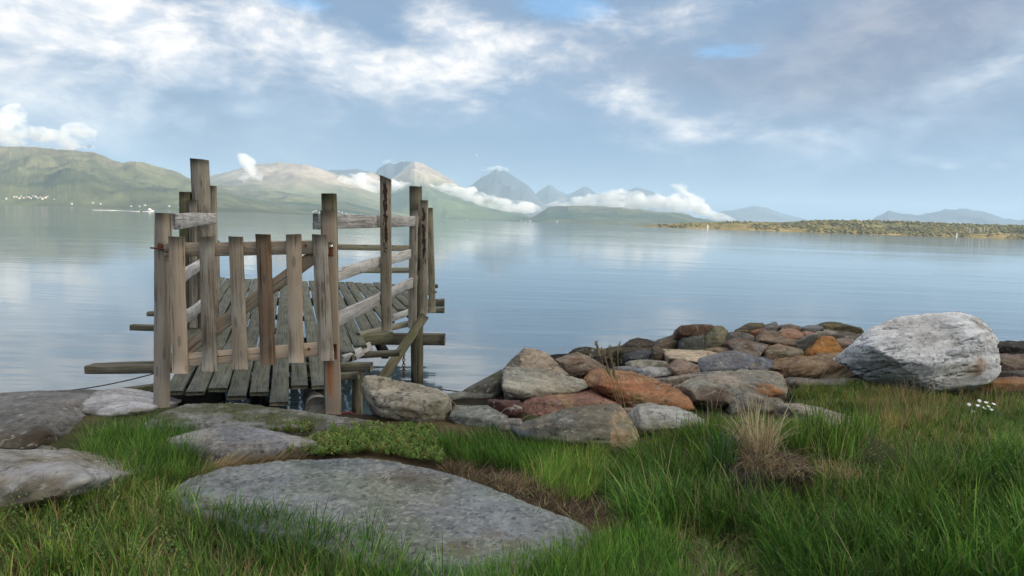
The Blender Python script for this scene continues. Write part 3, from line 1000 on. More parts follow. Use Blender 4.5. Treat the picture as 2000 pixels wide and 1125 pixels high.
# --- right bank, near row
rock('low greenish rock ledge right of the angular block', 5, [(60, 660), (180, 650), (300, 655), (400, 635), (480, 620), (505, 660), (430, 705), (300, 728), (120, 735)], -0.06, 0.3, col=(0.215, 0.235, 0.215), moss=0.2, strata=1.6)
rock('dark mossy rock at the water end of the bank where the right cord ends', 5, [(185, 648), (250, 606), (380, 572), (450, 520), (512, 466), (560, 540), (560, 590), (500, 610), (480, 670), (200, 690)], -0.05, 0.4,
     crease=[(330, 600, .2), (470, 560, .2), (400, 650, 0.0)], col=DGREY, col2=(0.12, 0.13, 0.10), moss=0.25, lichen=0.25)
rock('grey-green rounded rock in the turf right of the angular block', 5, [(95, 850), (150, 748), (250, 722), (385, 738), (500, 792), (548, 835), (430, 905), (180, 910)], 0.0, 0.4, 0.2, col=(0.20, 0.225, 0.215), lichen=0.5, strata=1.4)
rock('small lichen-spotted stone left of the purple rock', 5, [(445, 890), (500, 835), (560, 822), (630, 825), (680, 860), (640, 910), (480, 915)], 0.0, col=(0.27, 0.26, 0.25), lichen=0.9)
rock('dark maroon stone in the hollow left of the purple rock', 5, [(395, 700), (480, 690), (640, 705), (680, 790), (600, 825), (470, 800), (410, 760)], 0.02, 0.25, col=(0.10, 0.05, 0.045), lichen=0.1)
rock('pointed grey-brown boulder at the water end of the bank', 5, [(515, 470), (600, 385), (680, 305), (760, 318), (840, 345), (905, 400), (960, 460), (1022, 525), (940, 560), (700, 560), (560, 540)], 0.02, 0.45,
     faces=(((-1.0, -0.45, 0.2), (0.15, 0.145, 0.12), 0.62),),  # darker left side: mossy tone, with shade partly put into the colour
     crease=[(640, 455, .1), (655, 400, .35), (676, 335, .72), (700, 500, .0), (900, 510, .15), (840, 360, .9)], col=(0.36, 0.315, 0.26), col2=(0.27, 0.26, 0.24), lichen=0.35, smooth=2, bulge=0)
rock('long pale grey slab leaning in front of the pointed boulder', 5, [(500, 585), (560, 555), (515, 480), (545, 455), (630, 446), (760, 480), (960, 535), (1140, 555), (1165, 605), (1065, 642), (880, 655), (690, 690), (560, 690)], 0.06, 0.6,
     crease=[(505, 598, .0), (600, 610, .05), (690, 645, .02), (880, 640, .15)], col=(0.36, 0.36, 0.31), col2=(0.31, 0.32, 0.28), lichen=0.2, strata=1.5, crack=0.4, smooth=3)
rock('big smooth purple-red rock behind the blue pointed rock', 5, [(646, 740), (680, 692), (760, 660), (900, 648), (1010, 638), (1180, 640), (1300, 690), (1405, 745), (1380, 800), (1200, 840), (1000, 850), (720, 855), (660, 810)], 0.0, 0.7, 0.3,
     col=(0.27, 0.145, 0.115), col2=(0.33, 0.22, 0.13), lichen=0.3, strata=0.7, smooth=8, stains_and_shade=[(1250, 690, 90, (0.34, 0.24, 0.15), .6), (1000, 720, 90, (0.30, 0.2, 0.10), .4)])
rock('pointed blue and tan rock standing in the grass at the front of the bank', 5,
     [(590, 930), (800, 842), (1000, 772), (1180, 742), (1330, 733), (1405, 748), (1470, 830), (1555, 985), (1510, 1075), (1300, 1090), (900, 1040), (650, 975)], 0.0, 0.6,
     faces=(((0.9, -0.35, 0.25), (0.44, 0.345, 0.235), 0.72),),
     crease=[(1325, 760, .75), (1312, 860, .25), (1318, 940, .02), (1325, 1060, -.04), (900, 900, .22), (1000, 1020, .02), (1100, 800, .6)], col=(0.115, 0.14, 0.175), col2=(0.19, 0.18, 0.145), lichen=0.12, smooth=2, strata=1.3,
     stains_and_shade=[(1430, 900, 95, (0.46, 0.36, 0.24), .95), (1450, 1010, 95, (0.44, 0.34, 0.23), .95), (1380, 800, 50, (0.40, 0.31, 0.20), .8), (1000, 790, 60, (0.32, 0.26, 0.19), .6), (800, 860, 60, (0.30, 0.27, 0.2), .5)])
rock('large orange whale-backed rock in the middle of the bank', 5,
     [(1138, 548), (1170, 486), (1232, 468), (1350, 478), (1500, 490), (1640, 530), (1760, 590), (1860, 640), (1938, 702), (1965, 770), (1800, 782), (1520, 758), (1400, 730), (1330, 640), (1250, 600), (1150, 605)], 0.02, 0.75,
     crease=[(1260, 510, .45), (1250, 590, .15), (1400, 600, .2), (1600, 660, .15), (1800, 720, .1)], col=(0.37, 0.235, 0.13), col2=(0.36, 0.17, 0.085), lichen=0.15, strata=1.0, smooth=6,
     stains_and_shade=[(1650, 545, 90, ORG, .7), (1850, 660, 110, (0.40, 0.19, 0.10), .7), (1500, 500, 70, (0.36, 0.17, 0.08), .6), (1200, 560, 60, (0.10, 0.06, 0.045), .8), (1550, 690, 90, (0.35, 0.30, 0.17), .5)])
rock('dark rust-coloured block under the left end of the orange rock', 5, [(1150, 628), (1280, 604), (1345, 640), (1355, 715), (1260, 710), (1190, 675)], 0.05, 0.25, col=(0.13, 0.055, 0.03), lichen=0.05)
rock('pale stone between the purple rock and the blue-topped slab', 5, [(1385, 760), (1420, 738), (1465, 735), (1525, 760), (1500, 830), (1440, 840), (1400, 800)], 0.0, col=(0.33, 0.27, 0.22))
rock('long slab with pale blue top and dark grassy front left of the dead grass tuft', 5,
     [(1475, 810), (1540, 742), (1622, 733), (1700, 752), (1790, 770), (1850, 758), (1945, 790), (2060, 865), (2075, 910), (1900, 935), (1700, 930), (1560, 955), (1490, 890)], 0.0, 0.5,
     crease=[(1545, 760, .45), (1650, 792, .30), (1690, 780, .32), (1790, 850, .15), (1900, 870, .12), (2050, 890, .1), (1560, 920, .0), (1800, 920, .0)], col=(0.40, 0.42, 0.41), col2=(0.34, 0.345, 0.33), lichen=0.25, strata=1.4, smooth=2,
     stains_and_shade=[(1600, 860, 120, (0.14, 0.135, 0.11), .85), (1780, 890, 100, (0.15, 0.14, 0.11), .8), (1960, 910, 80, (0.16, 0.15, 0.12), .7)])
rock('broad grey rock with a bright orange end right of the orange whale-backed rock', 6,
     [(318, 712), (440, 660), (640, 590), (860, 560), (1010, 573), (1150, 575), (1222, 612), (1242, 690), (1235, 810), (1100, 830), (800, 870), (600, 880), (470, 850), (380, 780)], 0.02, 0.75,
     crease=[(400, 715, .2), (560, 690, .25), (700, 700, .2), (820, 690, .15), (1000, 690, .15), (1180, 640, .5), (480, 820, .02), (760, 850, .0), (1220, 760, .1)], col=(0.29, 0.295, 0.265), col2=(0.30, 0.265, 0.225), strata=1.5, lichen=0.1, smooth=3,
     stains_and_shade=[(1130, 710, 130, (0.42, 0.19, 0.06), .85), (560, 770, 150, (0.10, 0.068, 0.048), .92), (700, 790, 120, (0.10, 0.068, 0.048), .9), (1180, 770, 60, (0.42, 0.2, 0.07), .7)])
rock('dark lichened triangular rock in front of the orange-ended rock', 6, [(750, 880), (800, 760), (855, 682), (925, 700), (1000, 742), (1150, 790), (1225, 832), (1230, 890), (1100, 930), (790, 940)], 0.0, 0.4,
     crease=[(855, 720, .6), (930, 790, .1), (900, 900, .0), (1100, 850, .2)], col=(0.15, 0.155, 0.145), col2=(0.24, 0.23, 0.20), lichen=0.55, moss=0.15, smooth=2)
rock('flat pale slab in the grass right of the dead grass tuft', 6, [(1200, 880), (1230, 858), (1330, 858), (1470, 880), (1600, 910), (1700, 940), (1770, 962), (1775, 1020), (1640, 1060), (1400, 1040), (1240, 960)], 0.02, 0.45,
     crease=[(1240, 880, .4), (1380, 930, .15), (1600, 990, .1), (1650, 1040, 0)], col=(0.36, 0.345, 0.31), lichen=0.4, smooth=3)
rock('layered grey ledge at the foot of the stacked tan rock', 6, [(1240, 660), (1270, 638), (1500, 648), (1810, 668), (1870, 640), (1900, 690), (1780, 715), (1500, 720), (1300, 715)], 0.02, 0.4, col=(0.26, 0.245, 0.205), strata=2.2)
rock('layered tan and brown rock left of the white boulder', 6, [(1078, 565), (1120, 530), (1200, 498), (1320, 450), (1500, 430), (1725, 435), (1865, 512), (1875, 605), (1700, 650), (1450, 650), (1280, 640), (1130, 600)], 0.04, 0.6,
     crease=[(1150, 560, .15), (1330, 500, .3), (1420, 540, .05), (1700, 540, .1), (1860, 560, .2), (1450, 630, .0)], col=(0.31, 0.235, 0.155), col2=(0.25, 0.17, 0.105), strata=2.6, smooth=3,
     stains_and_shade=[(1200, 560, 90, (0.17, 0.09, 0.05), .6), (1330, 600, 80, (0.07, 0.055, 0.045), .8), (1600, 470, 80, (0.37, 0.26, 0.15), .5)])
rock('bright orange triangular rock behind the layered tan rock', 6, [(1425, 425), (1470, 360), (1540, 284), (1640, 293), (1690, 360), (1745, 445), (1600, 460), (1450, 455)], 0.16, 0.3,
     crease=[(1545, 310, .6), (1500, 430, .0), (1640, 430, .0), (1635, 310, .6)], col=(0.43, 0.215, 0.065), col2=(0.36, 0.17, 0.05), lichen=0.05, smooth=2)
rock('rounded green and brown boulder left of the orange triangular rock', 6, [(995, 460), (1025, 410), (1065, 380), (1170, 354), (1290, 368), (1405, 405), (1410, 440), (1320, 470), (1230, 510), (1080, 515), (1005, 495)], 0.10, 0.5, 0.3,
     col=(0.24, 0.215, 0.15), col2=(0.29, 0.21, 0.155), moss=0.25, stains_and_shade=[(1180, 440, 70, (0.085, 0.075, 0.04), .8)], smooth=7)
rock('blue-black angular rock behind the orange-ended rock in the bank', 6, [(480, 495), (520, 470), (600, 470), (650, 440), (720, 414), (800, 410), (870, 440), (935, 485), (1060, 520), (1135, 500), (1130, 550), (1060, 585), (850, 590), (650, 600), (520, 590)], 0.06, 0.5,
     crease=[(590, 500, .3), (740, 430, .7), (880, 500, .3), (700, 560, .05), (950, 560, .05)], col=(0.135, 0.15, 0.185), col2=(0.19, 0.20, 0.22), lichen=0.3, smooth=2, stains_and_shade=[(830, 470, 40, (0.20, 0.09, 0.04), .6), (970, 500, 25, (0.5, 0.36, 0.06), .7), (1060, 530, 40, (0.3, 0.3, 0.3), .6)])
rock('cream-coloured flat-topped slab in the middle of the bank', 6, [(160, 396), (300, 398), (540, 405), (665, 430), (640, 470), (490, 525), (380, 495), (290, 510), (250, 490)], 0.10, 0.55,
     crease=[(250, 470, .1), (380, 480, .05), (490, 505, .0)], col=CREAM, col2=(0.44, 0.38, 0.29), lichen=0.1, smooth=2)
rock('tan block tucked behind the cream slab', 6, [(555, 400), (640, 382), (740, 385), (810, 410), (720, 430), (650, 450)], 0.14, 0.3, col=(0.33, 0.25, 0.175))
rock('brown lumpy rock in front of the cream slab', 6, [(250, 540), (300, 485), (372, 480), (445, 502), (495, 540), (520, 600), (400, 640), (300, 600)], 0.08, 0.4, col=(0.215, 0.14, 0.11), col2=(0.28, 0.22, 0.18), lichen=0.25)
rock('flat pale ledge left of the brown lumpy rock', 6, [(-100, 500), (0, 490), (120, 500), (245, 520), (255, 548), (120, 560), (-60, 550)], 0.10, 0.35, col=(0.33, 0.33, 0.28), strata=1.6)
rock('white and blue streaked slab behind the orange whale-backed rock', 6, [(-260, 545), (-150, 530), (0, 533), (150, 540), (312, 570), (330, 605), (200, 630), (0, 640), (-240, 600)], 0.06, 0.4, col=(0.38, 0.40, 0.42), col2=(0.17, 0.185, 0.21), strata=1.8, lichen=0.3)
rock('low tan and grey rock between the streaked slab and the orange-ended rock', 6, [(110, 660), (250, 625), (500, 590), (680, 575), (800, 570), (640, 620), (430, 680), (330, 730), (200, 720)], 0.04, 0.5, col=(0.275, 0.25, 0.215), col2=(0.22, 0.21, 0.20), strata=1.4)
rock('brown pyramid-shaped rock right of the pointed grey-brown boulder', 5, [(905, 395), (1000, 360), (1080, 333), (1150, 365), (1230, 410), (1300, 460), (1250, 490), (1120, 510), (1020, 525), (955, 460)], 0.05, 0.4,
     crease=[(960, 420, .2), (1085, 350, .7), (1110, 420, .15), (1040, 500, .0), (1240, 465, .15)], col=(0.17, 0.125, 0.09), col2=(0.24, 0.20, 0.16), smooth=2, stains_and_shade=[(1180, 410, 60, (0.27, 0.23, 0.19), .7), (1030, 470, 50, (0.10, 0.07, 0.05), .7)])
rock('black weedy rock behind the brown pyramid-shaped rock', 5, [(1000, 375), (1060, 322), (1110, 303), (1250, 315), (1310, 400), (1290, 460), (1150, 420)], 0.05, 0.4, col=(0.045, 0.045, 0.04), col2=(0.06, 0.055, 0.035), rough=2.0, name='rock')
rock('low black weedy rock behind the dry seeding grass', 5, [(1270, 330), (1340, 303), (1500, 293), (1660, 300), (1650, 370), (1500, 410), (1350, 415), (1290, 390)], 0.04, 0.5, col=(0.055, 0.05, 0.032), col2=(0.085, 0.07, 0.04), rough=2.2)
rock('dark rounded rock at the water edge left of the stepped dark rocks', 5, [(1415, 300), (1450, 265), (1490, 240), (1530, 231), (1610, 240), (1680, 258), (1680, 340), (1550, 340)], 0.06, 0.4, col=(0.065, 0.055, 0.045), rough=1.6)
rock('blue-black slab in the hollow behind the cream slab', 6, [(-140, 440), (0, 400), (110, 410), (110, 480), (0, 490), (-120, 480)], 0.08, 0.3, col=(0.075, 0.085, 0.10))
rock('brown rock in shade left of the cream slab', 6, [(90, 480), (110, 360), (170, 345), (190, 400), (260, 500), (150, 510)], 0.06, 0.3, col=(0.10, 0.075, 0.05))
# --- far rows
rock('dark brown tilted slab, lowest of the stepped dark rocks', 6, [(128, 335), (220, 298), (300, 275), (430, 258), (440, 300), (345, 400), (200, 405), (130, 395)], 0.12, 0.5, col=(0.12, 0.095, 0.07), col2=(0.16, 0.15, 0.13), strata=1.5)
rock('flat brown slab on top of the stepped dark rocks', 6, [(298, 275), (330, 232), (400, 212), (480, 191), (610, 190), (640, 215), (540, 250), (400, 268)], 0.30, 0.4, col=(0.145, 0.095, 0.07), strata=1.6)
rock('dark green-grey block in the stepped dark rocks', 6, [(325, 350), (420, 275), (540, 240), (560, 400), (440, 412), (340, 405)], 0.12, 0.4, 0.6, col=(0.105, 0.125, 0.12), smooth=2)
rock('green-cornered block at the right end of the stepped dark rocks', 6, [(530, 300), (560, 240), (630, 194), (700, 200), (745, 240), (772, 285), (725, 340), (712, 400), (540, 408)], 0.12, 0.45,
     crease=[(635, 225, .6), (645, 300, .02), (650, 400, .0), (560, 300, .2)], col=(0.145, 0.155, 0.12), col2=(0.20, 0.20, 0.13), moss=0.3, smooth=2)
rock('long grey slab lying right of the green-cornered block', 6, [(735, 290), (750, 262), (790, 252), (900, 285), (995, 312), (1000, 345), (860, 335), (730, 335)], 0.22, 0.4, col=(0.23, 0.235, 0.23), strata=1.5)
rock('long dark block with pale top edge in the middle of the bank', 6, [(715, 335), (800, 304), (900, 318), (1095, 365), (1060, 410), (1010, 470), (900, 465), (760, 400)], 0.12, 0.4,
     crease=[(740, 350, .2), (900, 355, .3), (1050, 390, .3), (980, 460, 0), (800, 420, .05)], col=(0.125, 0.085, 0.06), col2=(0.2, 0.18, 0.16), smooth=2, stains_and_shade=[(850, 320, 70, (0.26, 0.26, 0.26), .7), (1000, 350, 60, (0.25, 0.25, 0.25), .7)])
rock('pinkish brown slab in the back row of the bank', 6, [(985, 300), (1040, 212), (1062, 240), (1240, 280), (1405, 312), (1340, 365), (1180, 365), (1000, 350)], 0.22, 0.45,
     crease=[(1040, 240, .6), (1020, 320, .0), (1250, 345, .05)], col=(0.27, 0.195, 0.145), col2=(0.20, 0.18, 0.15), smooth=3)
rock('orange-pink block, left one of the pair behind the pinkish slab', 6, [(1180, 250), (1200, 228), (1290, 218), (1395, 230), (1400, 310), (1240, 300)], 0.30, 0.35, col=(0.37, 0.23, 0.165))
rock('orange-pink block, right one of the pair behind the pinkish slab', 6, [(1395, 240), (1450, 235), (1525, 252), (1555, 295), (1480, 300), (1400, 295)], 0.30, 0.3, col=(0.36, 0.22, 0.16))
rock('grey-green cube-like block left of the orange triangular rock', 6, [(1345, 320), (1400, 285), (1530, 292), (1480, 360), (1445, 415), (1350, 385)], 0.18, 0.35, 0.6, col=(0.22, 0.245, 0.225), smooth=2)
rock('rust and grey wedge between the orange triangular rock and the white boulder', 6, [(1640, 320), (1720, 288), (1830, 298), (1800, 400), (1760, 445), (1700, 400)], 0.18, 0.35, col=(0.245, 0.19, 0.155), lichen=0.3)
rock('ochre rock, leftmost of the back row at the water edge', 6, [(795, 240), (850, 204), (930, 174), (1040, 174), (1072, 205), (1000, 260), (830, 260)], 0.32, 0.4, col=(0.155, 0.125, 0.065), col2=(0.06, 0.05, 0.04), moss=0.2)
rock('rusty rock under the ochre one in the back row', 6, [(920, 260), (980, 225), (1045, 210), (1040, 300), (960, 305)], 0.26, 0.3, col=(0.24, 0.13, 0.08))
rock('blue-grey pointed rock in the back row at the water edge', 6, [(1045, 205), (1090, 185), (1140, 163), (1192, 190), (1192, 250), (1080, 255)], 0.32, 0.35, col=(0.155, 0.165, 0.17), smooth=2)
rock('small flat brown rock right of the blue-grey pointed one in the back row', 6, [(1190, 215), (1200, 190), (1280, 184), (1385, 214), (1340, 235), (1210, 235)], 0.34, 0.3, col=(0.20, 0.15, 0.12))
rock('small blue-grey rock left of the olive rock in the back row', 6, [(1395, 222), (1420, 195), (1520, 194), (1565, 225), (1500, 245), (1410, 240)], 0.34, 0.3, col=(0.19, 0.205, 0.215))
rock('olive-brown rock, widest of the back row at the water edge', 6, [(1515, 200), (1560, 170), (1650, 169), (1750, 205), (1850, 224), (1930, 235), (1800, 265), (1600, 250)], 0.32, 0.45, col=(0.15, 0.125, 0.065), col2=(0.10, 0.09, 0.05), moss=0.25)
rock('light grey slab below the olive rock in the back row', 6, [(1475, 245), (1550, 222), (1645, 225), (1725, 262), (1680, 300), (1560, 300)], 0.28, 0.35, col=(0.27, 0.26, 0.24))
rock('dark grooved rock against the left shoulder of the white boulder', 6, [(1600, 295), (1660, 265), (1780, 238), (1920, 238), (1880, 330), (1720, 330)], 0.26, 0.4, col=(0.16, 0.14, 0.125), strata=2.0)
# --- right of the boulder
rock('black rock at the water edge right of the white boulder', 7, [(1440, 380), (1500, 352), (1667, 354), (1850, 350), (1850, 460), (1667, 480), (1470, 475)], 0.10, 0.5, col=(0.06, 0.058, 0.052), rough=1.6)
rock('layered brown slab right of the white boulder', 7, [(1420, 500), (1480, 455), (1620, 452), (1850, 470), (1850, 600), (1667, 640), (1560, 650), (1450, 620)], 0.08, 0.6, col=(0.20, 0.165, 0.13), col2=(0.13, 0.10, 0.085), strata=2.5)
rock('dark wedge under the layered slab right of the white boulder', 7, [(1420, 640), (1470, 580), (1560, 620), (1700, 660), (1850, 640), (1850, 700), (1450, 700)], 0.06, 0.4, col=(0.10, 0.095, 0.09))
rock('orange-brown rock at the right frame edge below the layered slab', 7, [(1380, 720), (1440, 650), (1667, 652), (1850, 660), (1850, 770), (1667, 770), (1450, 765)], 0.04, 0.4, col=(0.34, 0.175, 0.075), col2=(0.24, 0.15, 0.10), strata=1.5)
rock('dark rock in the shade under the left end of the white boulder', 7, [(300, 520), (380, 480), (600, 560), (760, 640), (700, 720), (440, 700), (330, 640)], 0.03, 0.4, col=(0.13, 0.115, 0.10))
# --- the white boulder
rock('huge whitish boulder with dark cracks at the right end of the bank', 7,
     [(270, 385), (330, 320), (430, 242), (560, 188), (660, 154), (880, 134), (1100, 124), (1235, 134), (1325, 182), (1400, 250), (1468, 330), (1474, 450), (1452, 505), (1460, 560), (1478, 612), (1440, 662),
      (1370, 705), (1280, 715), (1150, 700), (1060, 745), (940, 765), (850, 720), (700, 668), (510, 604), (400, 545), (318, 470)], 0.05, 0.62,
     crease=[(420, 400, .12), (600, 330, .25), (800, 290, .28), (1050, 290, .25), (1300, 330, .3), (600, 500, -.06), (900, 560, -.1), (1200, 520, .0), (1400, 480, .3), (950, 700, .0), (1380, 640, .3)],
     col=PALE, col2=(0.43, 0.44, 0.455), lichen=0.25, rough=0.55, strata=0.8, crack=1.0, smooth=7, dip=0.15, name='boulder', group=None, cat='boulder',
     stains_and_shade=[(1350, 540, 75, (0.26, 0.16, 0.08), .9), (1310, 610, 55, (0.12, 0.07, 0.05), .9), (1000, 195, 190, (0.20, 0.20, 0.20), .6), (1320, 190, 60, (0.11, 0.10, 0.06), .8), (740, 235, 80, (0.24, 0.25, 0.24), .5),
             (1250, 600, 60, (0.40, 0.33, 0.25), .6), (1150, 640, 140, (0.46, 0.42, 0.37), .5), (900, 310, 70, (0.22, 0.21, 0.20), .5)])
rock('little reddish stone lying on top of the white boulder', 7, [(1105, 128), (1115, 117), (1135, 114), (1155, 119), (1162, 130), (1130, 134)], None, 0.05, D=8.45, col=(0.36, 0.22, 0.16), name='pebble', group=None, cat='stone', smooth=3)


rock('dark peaty face of the turf bank under the dead grass tuft', 1, [(1412, 965), (1420, 915), (1445, 890), (1490, 878), (1540, 884), (1575, 905), (1590, 945), (1560, 972), (1480, 980), (1430, 976)], 0.03, 0.35,
     col=(0.035, 0.027, 0.020), col2=(0.055, 0.042, 0.030), lichen=0.0, rough=2.2, crack=0.0, name='turf_clod', group=None, cat='earth bank', smooth=3)


def finish_rocks():
    tmp = []
    for r in ROCKS:
        bm = bmesh.new()
        for p in r['P']:
            bm.verts.new(p)
        res = bmesh.ops.convex_hull(bm, input=bm.verts[:])
        kill = [v for v in bm.verts if not v.link_faces]
        bmesh.ops.delete(bm, geom=kill, context='VERTS')
        crng = np.random.default_rng(r['seed'] * 7 + 1)
        if r['name'] == 'rock':
            planes = [((crng.uniform(-.22, .22), crng.uniform(-.35, .05), 1.0), (0.10, 0.22)), ((crng.uniform(-.7, .7), -1.0, crng.uniform(-.15, .3)), (0.10, 0.26)),
                      ((1.0, crng.uniform(-.6, .2), crng.uniform(-.1, .5)), (0.02, 0.08)), ((-1.0, crng.uniform(-.6, .2), crng.uniform(-.1, .5)), (0.02, 0.08))] if r['auto'] else []
            planes += [(crng.normal(0, 1, 3) * np.array([1, 1, .8]) + np.array([0, 0, .15]), (0.02, 0.10)) for _ in range(2 if r['auto'] else 0)]
            for nrm, rng_cut in planes:
                nrm = np.array(nrm)
                nrm = Vector(nrm / np.linalg.norm(nrm))
                sup = [v.co.dot(nrm) for v in bm.verts]
                hi, lo = max(sup), min(sup)
                cut = hi - (hi - lo) * crng.uniform(*rng_cut)
                g = bm.verts[:] + bm.edges[:] + bm.faces[:]
                rs = bmesh.ops.bisect_plane(bm, geom=g, dist=1e-5, plane_co=nrm * cut, plane_no=nrm, clear_outer=True)
                eds = [e for e in rs['geom_cut'] if isinstance(e, bmesh.types.BMEdge)]
                if eds:
                    bmesh.ops.contextual_create(bm, geom=eds)
            bmesh.ops.triangulate(bm, faces=bm.faces[:])
        bmesh.ops.recalc_face_normals(bm, faces=bm.faces[:])
        me = bpy.data.meshes.new('tmp')
        bm.to_mesh(me)
        bm.free()
        o = bpy.data.objects.new('tmp', me)
        COL.objects.link(o)
        md = o.modifiers.new('r', 'REMESH')
        md.mode = 'VOXEL'
        md.voxel_size = r['vox']
        tmp.append(o)
    dg = bpy.context.evaluated_depsgraph_get()
    dg.update()
    for r, o in zip(ROCKS, tmp):
        ev = o.evaluated_get(dg)
        em = ev.to_mesh()
        nv = len(em.vertices)
        V = np.empty(nv * 3)
        em.vertices.foreach_get('co', V)
        V = V.reshape(-1, 3)
        F = np.array([p.vertices[:] for p in em.polygons if len(p.vertices) == 4])
        T = [p.vertices[:] for p in em.polygons if len(p.vertices) == 3]
        E = np.empty(len(em.edges) * 2, dtype=np.int32)
        em.edges.foreach_get('vertices', E)
        E = E.reshape(-1, 2)
        ev.to_mesh_clear()
        deg = np.bincount(E.ravel(), minlength=nv)[:, None].clip(1)

        def lap(A, n):
            for _ in range(n):
                S = np.zeros_like(A)
                for k in range(A.shape[1]):
                    S[:, k] = np.bincount(E[:, 0], A[E[:, 1], k], nv) + np.bincount(E[:, 1], A[E[:, 0], k], nv)
                A = A * 0.4 + 0.6 * S / deg
            return A

        V = lap(V, 0 if r['name'] == 'rock' else max(1, int(r['smooth'] * 0.5)))

        def normals(V):
            a, b = V[F[:, 2]] - V[F[:, 0]], V[F[:, 3]] - V[F[:, 1]]
            fn = np.cross(a, b)
            N = np.zeros_like(V)
            for k in range(4):
                for q in range(3):
                    N[:, q] += np.bincount(F[:, k], fn[:, q], nv)
            return N / np.linalg.norm(N, axis=1)[:, None].clip(1e-9)

        N = normals(V)
        sd = r['seed'] * 13
        size = min(max(r['W'], 0.12), 1.0)
        rng = np.random.default_rng(sd)
        th = rng.uniform(-1, 1) * 0.3 + r['dip'] * (1 if rng.random() < .5 else -1)
        ax = np.array([math.sin(th) * 0.8, 0.25 * rng.uniform(-1, 1), math.cos(th)])
        ax /= np.linalg.norm(ax)
        along = V - (V @ ax)[:, None] * ax * 1.0
        lay = (V @ ax)[:, None] * ax
        Pst = (along * 1.6 + lay * 16.0)
        amp = size * 0.034 * r['rough']
        d = amp * (0.30 if r['name'] == 'rock_slab' else 0.20) * fbm(V / size * 2.2, sd, 4)
        d += amp * (0.30 if r['name'] == 'rock' else 0.75) * r['strata'] * fbm(Pst / max(size, 0.35), sd + 3, 4, 0.6)
        d += amp * (0.35 if r['name'] != 'boulder' else 0.16) * fbm(V / size * 14, sd + 5, 3, 0.6, ridged=True)
        d += 0.0025 * r['rough'] * fbm(V * 70, sd + 6, 3)
        # chipped facets
        if r['name'] != 'rock_slab':
            for fq, am in (((2.4, 0.30), (6.0, 0.22)) if r['name'] != 'boulder' else ((2.0, 0.8),)):
                qn = 2.6 * fbm((along * 1.4 + lay * 3.5) / size * fq * 0.5, sd + 8, 3)
                d += amp * am * r['strata'] * 0.7 * (np.floor(qn) + sstep(qn - np.floor(qn), 0.36, 0.64) - qn * 0.35)
        else:
            d -= amp * 0.22 * sstep(fbm(V * 46, sd + 9, 3), 0.10, 0.45)
        crk = np.zeros(nv)
        if r['crack'] > 0:
            Q = along * 1.0 + lay * 5.0
            c1 = np.abs(fbm(Q / max(size, .5) * 1.25, sd + 11, 4, 0.55))
            mask = sstep(fbm(V / size * 1.9, sd + 12, 3), -0.25, 0.2)
            crk = sstep(0.040 - c1, 0.0, 0.030) * mask * r['crack']
            c2 = np.abs(fbm(Q / max(size, .5) * 3.6, sd + 13, 3, 0.5))
            crk = np.maximum(crk, 0.6 * sstep(0.05 - c2, 0, 0.05) * mask * r['crack'])
            d -= amp * (0.9 if r['name'] != 'boulder' else 1.6) * crk
        V = V + N * d[:, None]
        N = normals(V)
        # ---- colour of the stone, with some shade painted in
        c1, c2 = np.array(r['col']), np.array(r['col2'] if r['col2'] is not None else [x * 0.78 for x in r['col']])
        k = sstep(fbm(along * 2.2 / size + lay * 9 / size, sd + 20, 4), -0.25, 0.3)[:, None]
        c = c1 * (1 - k) + c2 * k
        c = c * (1 + 0.55 * fbm(Pst * 1.6 / max(size, .35), sd + 21, 4) + 0.40 * fbm(V * 24, sd + 22, 4) + 0.25 * fbm(V * 75, sd + 23, 2))[:, None]
        warm = fbm(V / size * 1.7, sd + 25, 3)[:, None]
        c = c * (1 + warm * np.array([0.08, 0.0, -0.09]))
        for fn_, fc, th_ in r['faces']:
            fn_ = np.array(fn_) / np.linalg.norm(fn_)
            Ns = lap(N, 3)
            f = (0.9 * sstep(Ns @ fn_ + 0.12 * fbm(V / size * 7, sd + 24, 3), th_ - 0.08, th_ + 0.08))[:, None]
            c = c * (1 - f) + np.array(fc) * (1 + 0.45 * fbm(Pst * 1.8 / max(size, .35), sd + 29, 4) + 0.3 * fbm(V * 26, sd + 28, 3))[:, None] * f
        for p, rad, cc, s in r['stains_and_shade']:
            dr = np.array(ray(*p).normalized()[:])
            rel = V - np.array(EYE[:])
            dl = np.linalg.norm(rel, axis=1)
            cosang = (rel @ dr) / dl
            near_ = np.where(cosang > min(cosang.max() - 1e-9, math.cos(3.0 * r['vox'] / r['D'])))[0]
            q = V - V[near_[dl[near_].argmin()]] if len(near_) else V - V[cosang.argmax()]
            dist = np.linalg.norm(q, axis=1) / max(rad, 1e-3)
            f = s * sstep(1.0 - dist + 1.0 * fbm(V / size * 5, sd + 26, 5, 0.6), -0.25, 0.65)
            f = (f * (0.75 + 0.25 * fbm(V * 40, sd + 27, 3)))[:, None].clip(0, 1)
            c = c * (1 - f) + np.array(cc) * f
        if r['lichen'] > 0:
            sp = fbm(V * (26 if r['name'] != 'rock_slab' else 42), sd + 30, 4, 0.6) + 0.25 * fbm(V * 5, sd + 35, 3)
            thr = 0.42 - 0.26 * r['lichen']
            f = (0.62 * sstep(sp, thr, thr + 0.1))[:, None]
            c = c * (1 - f) + np.array([0.46, 0.47, 0.44]) * f
            sp = fbm(V * (31 if r['name'] != 'rock_slab' else 48) + 9, sd + 31, 4, 0.6) - 0.25 * fbm(V * 5, sd + 35, 3)
            f = (0.7 * sstep(sp, thr + 0.02, thr + 0.12))[:, None]
            c = c * (1 - f) + np.array([0.055, 0.058, 0.055]) * f
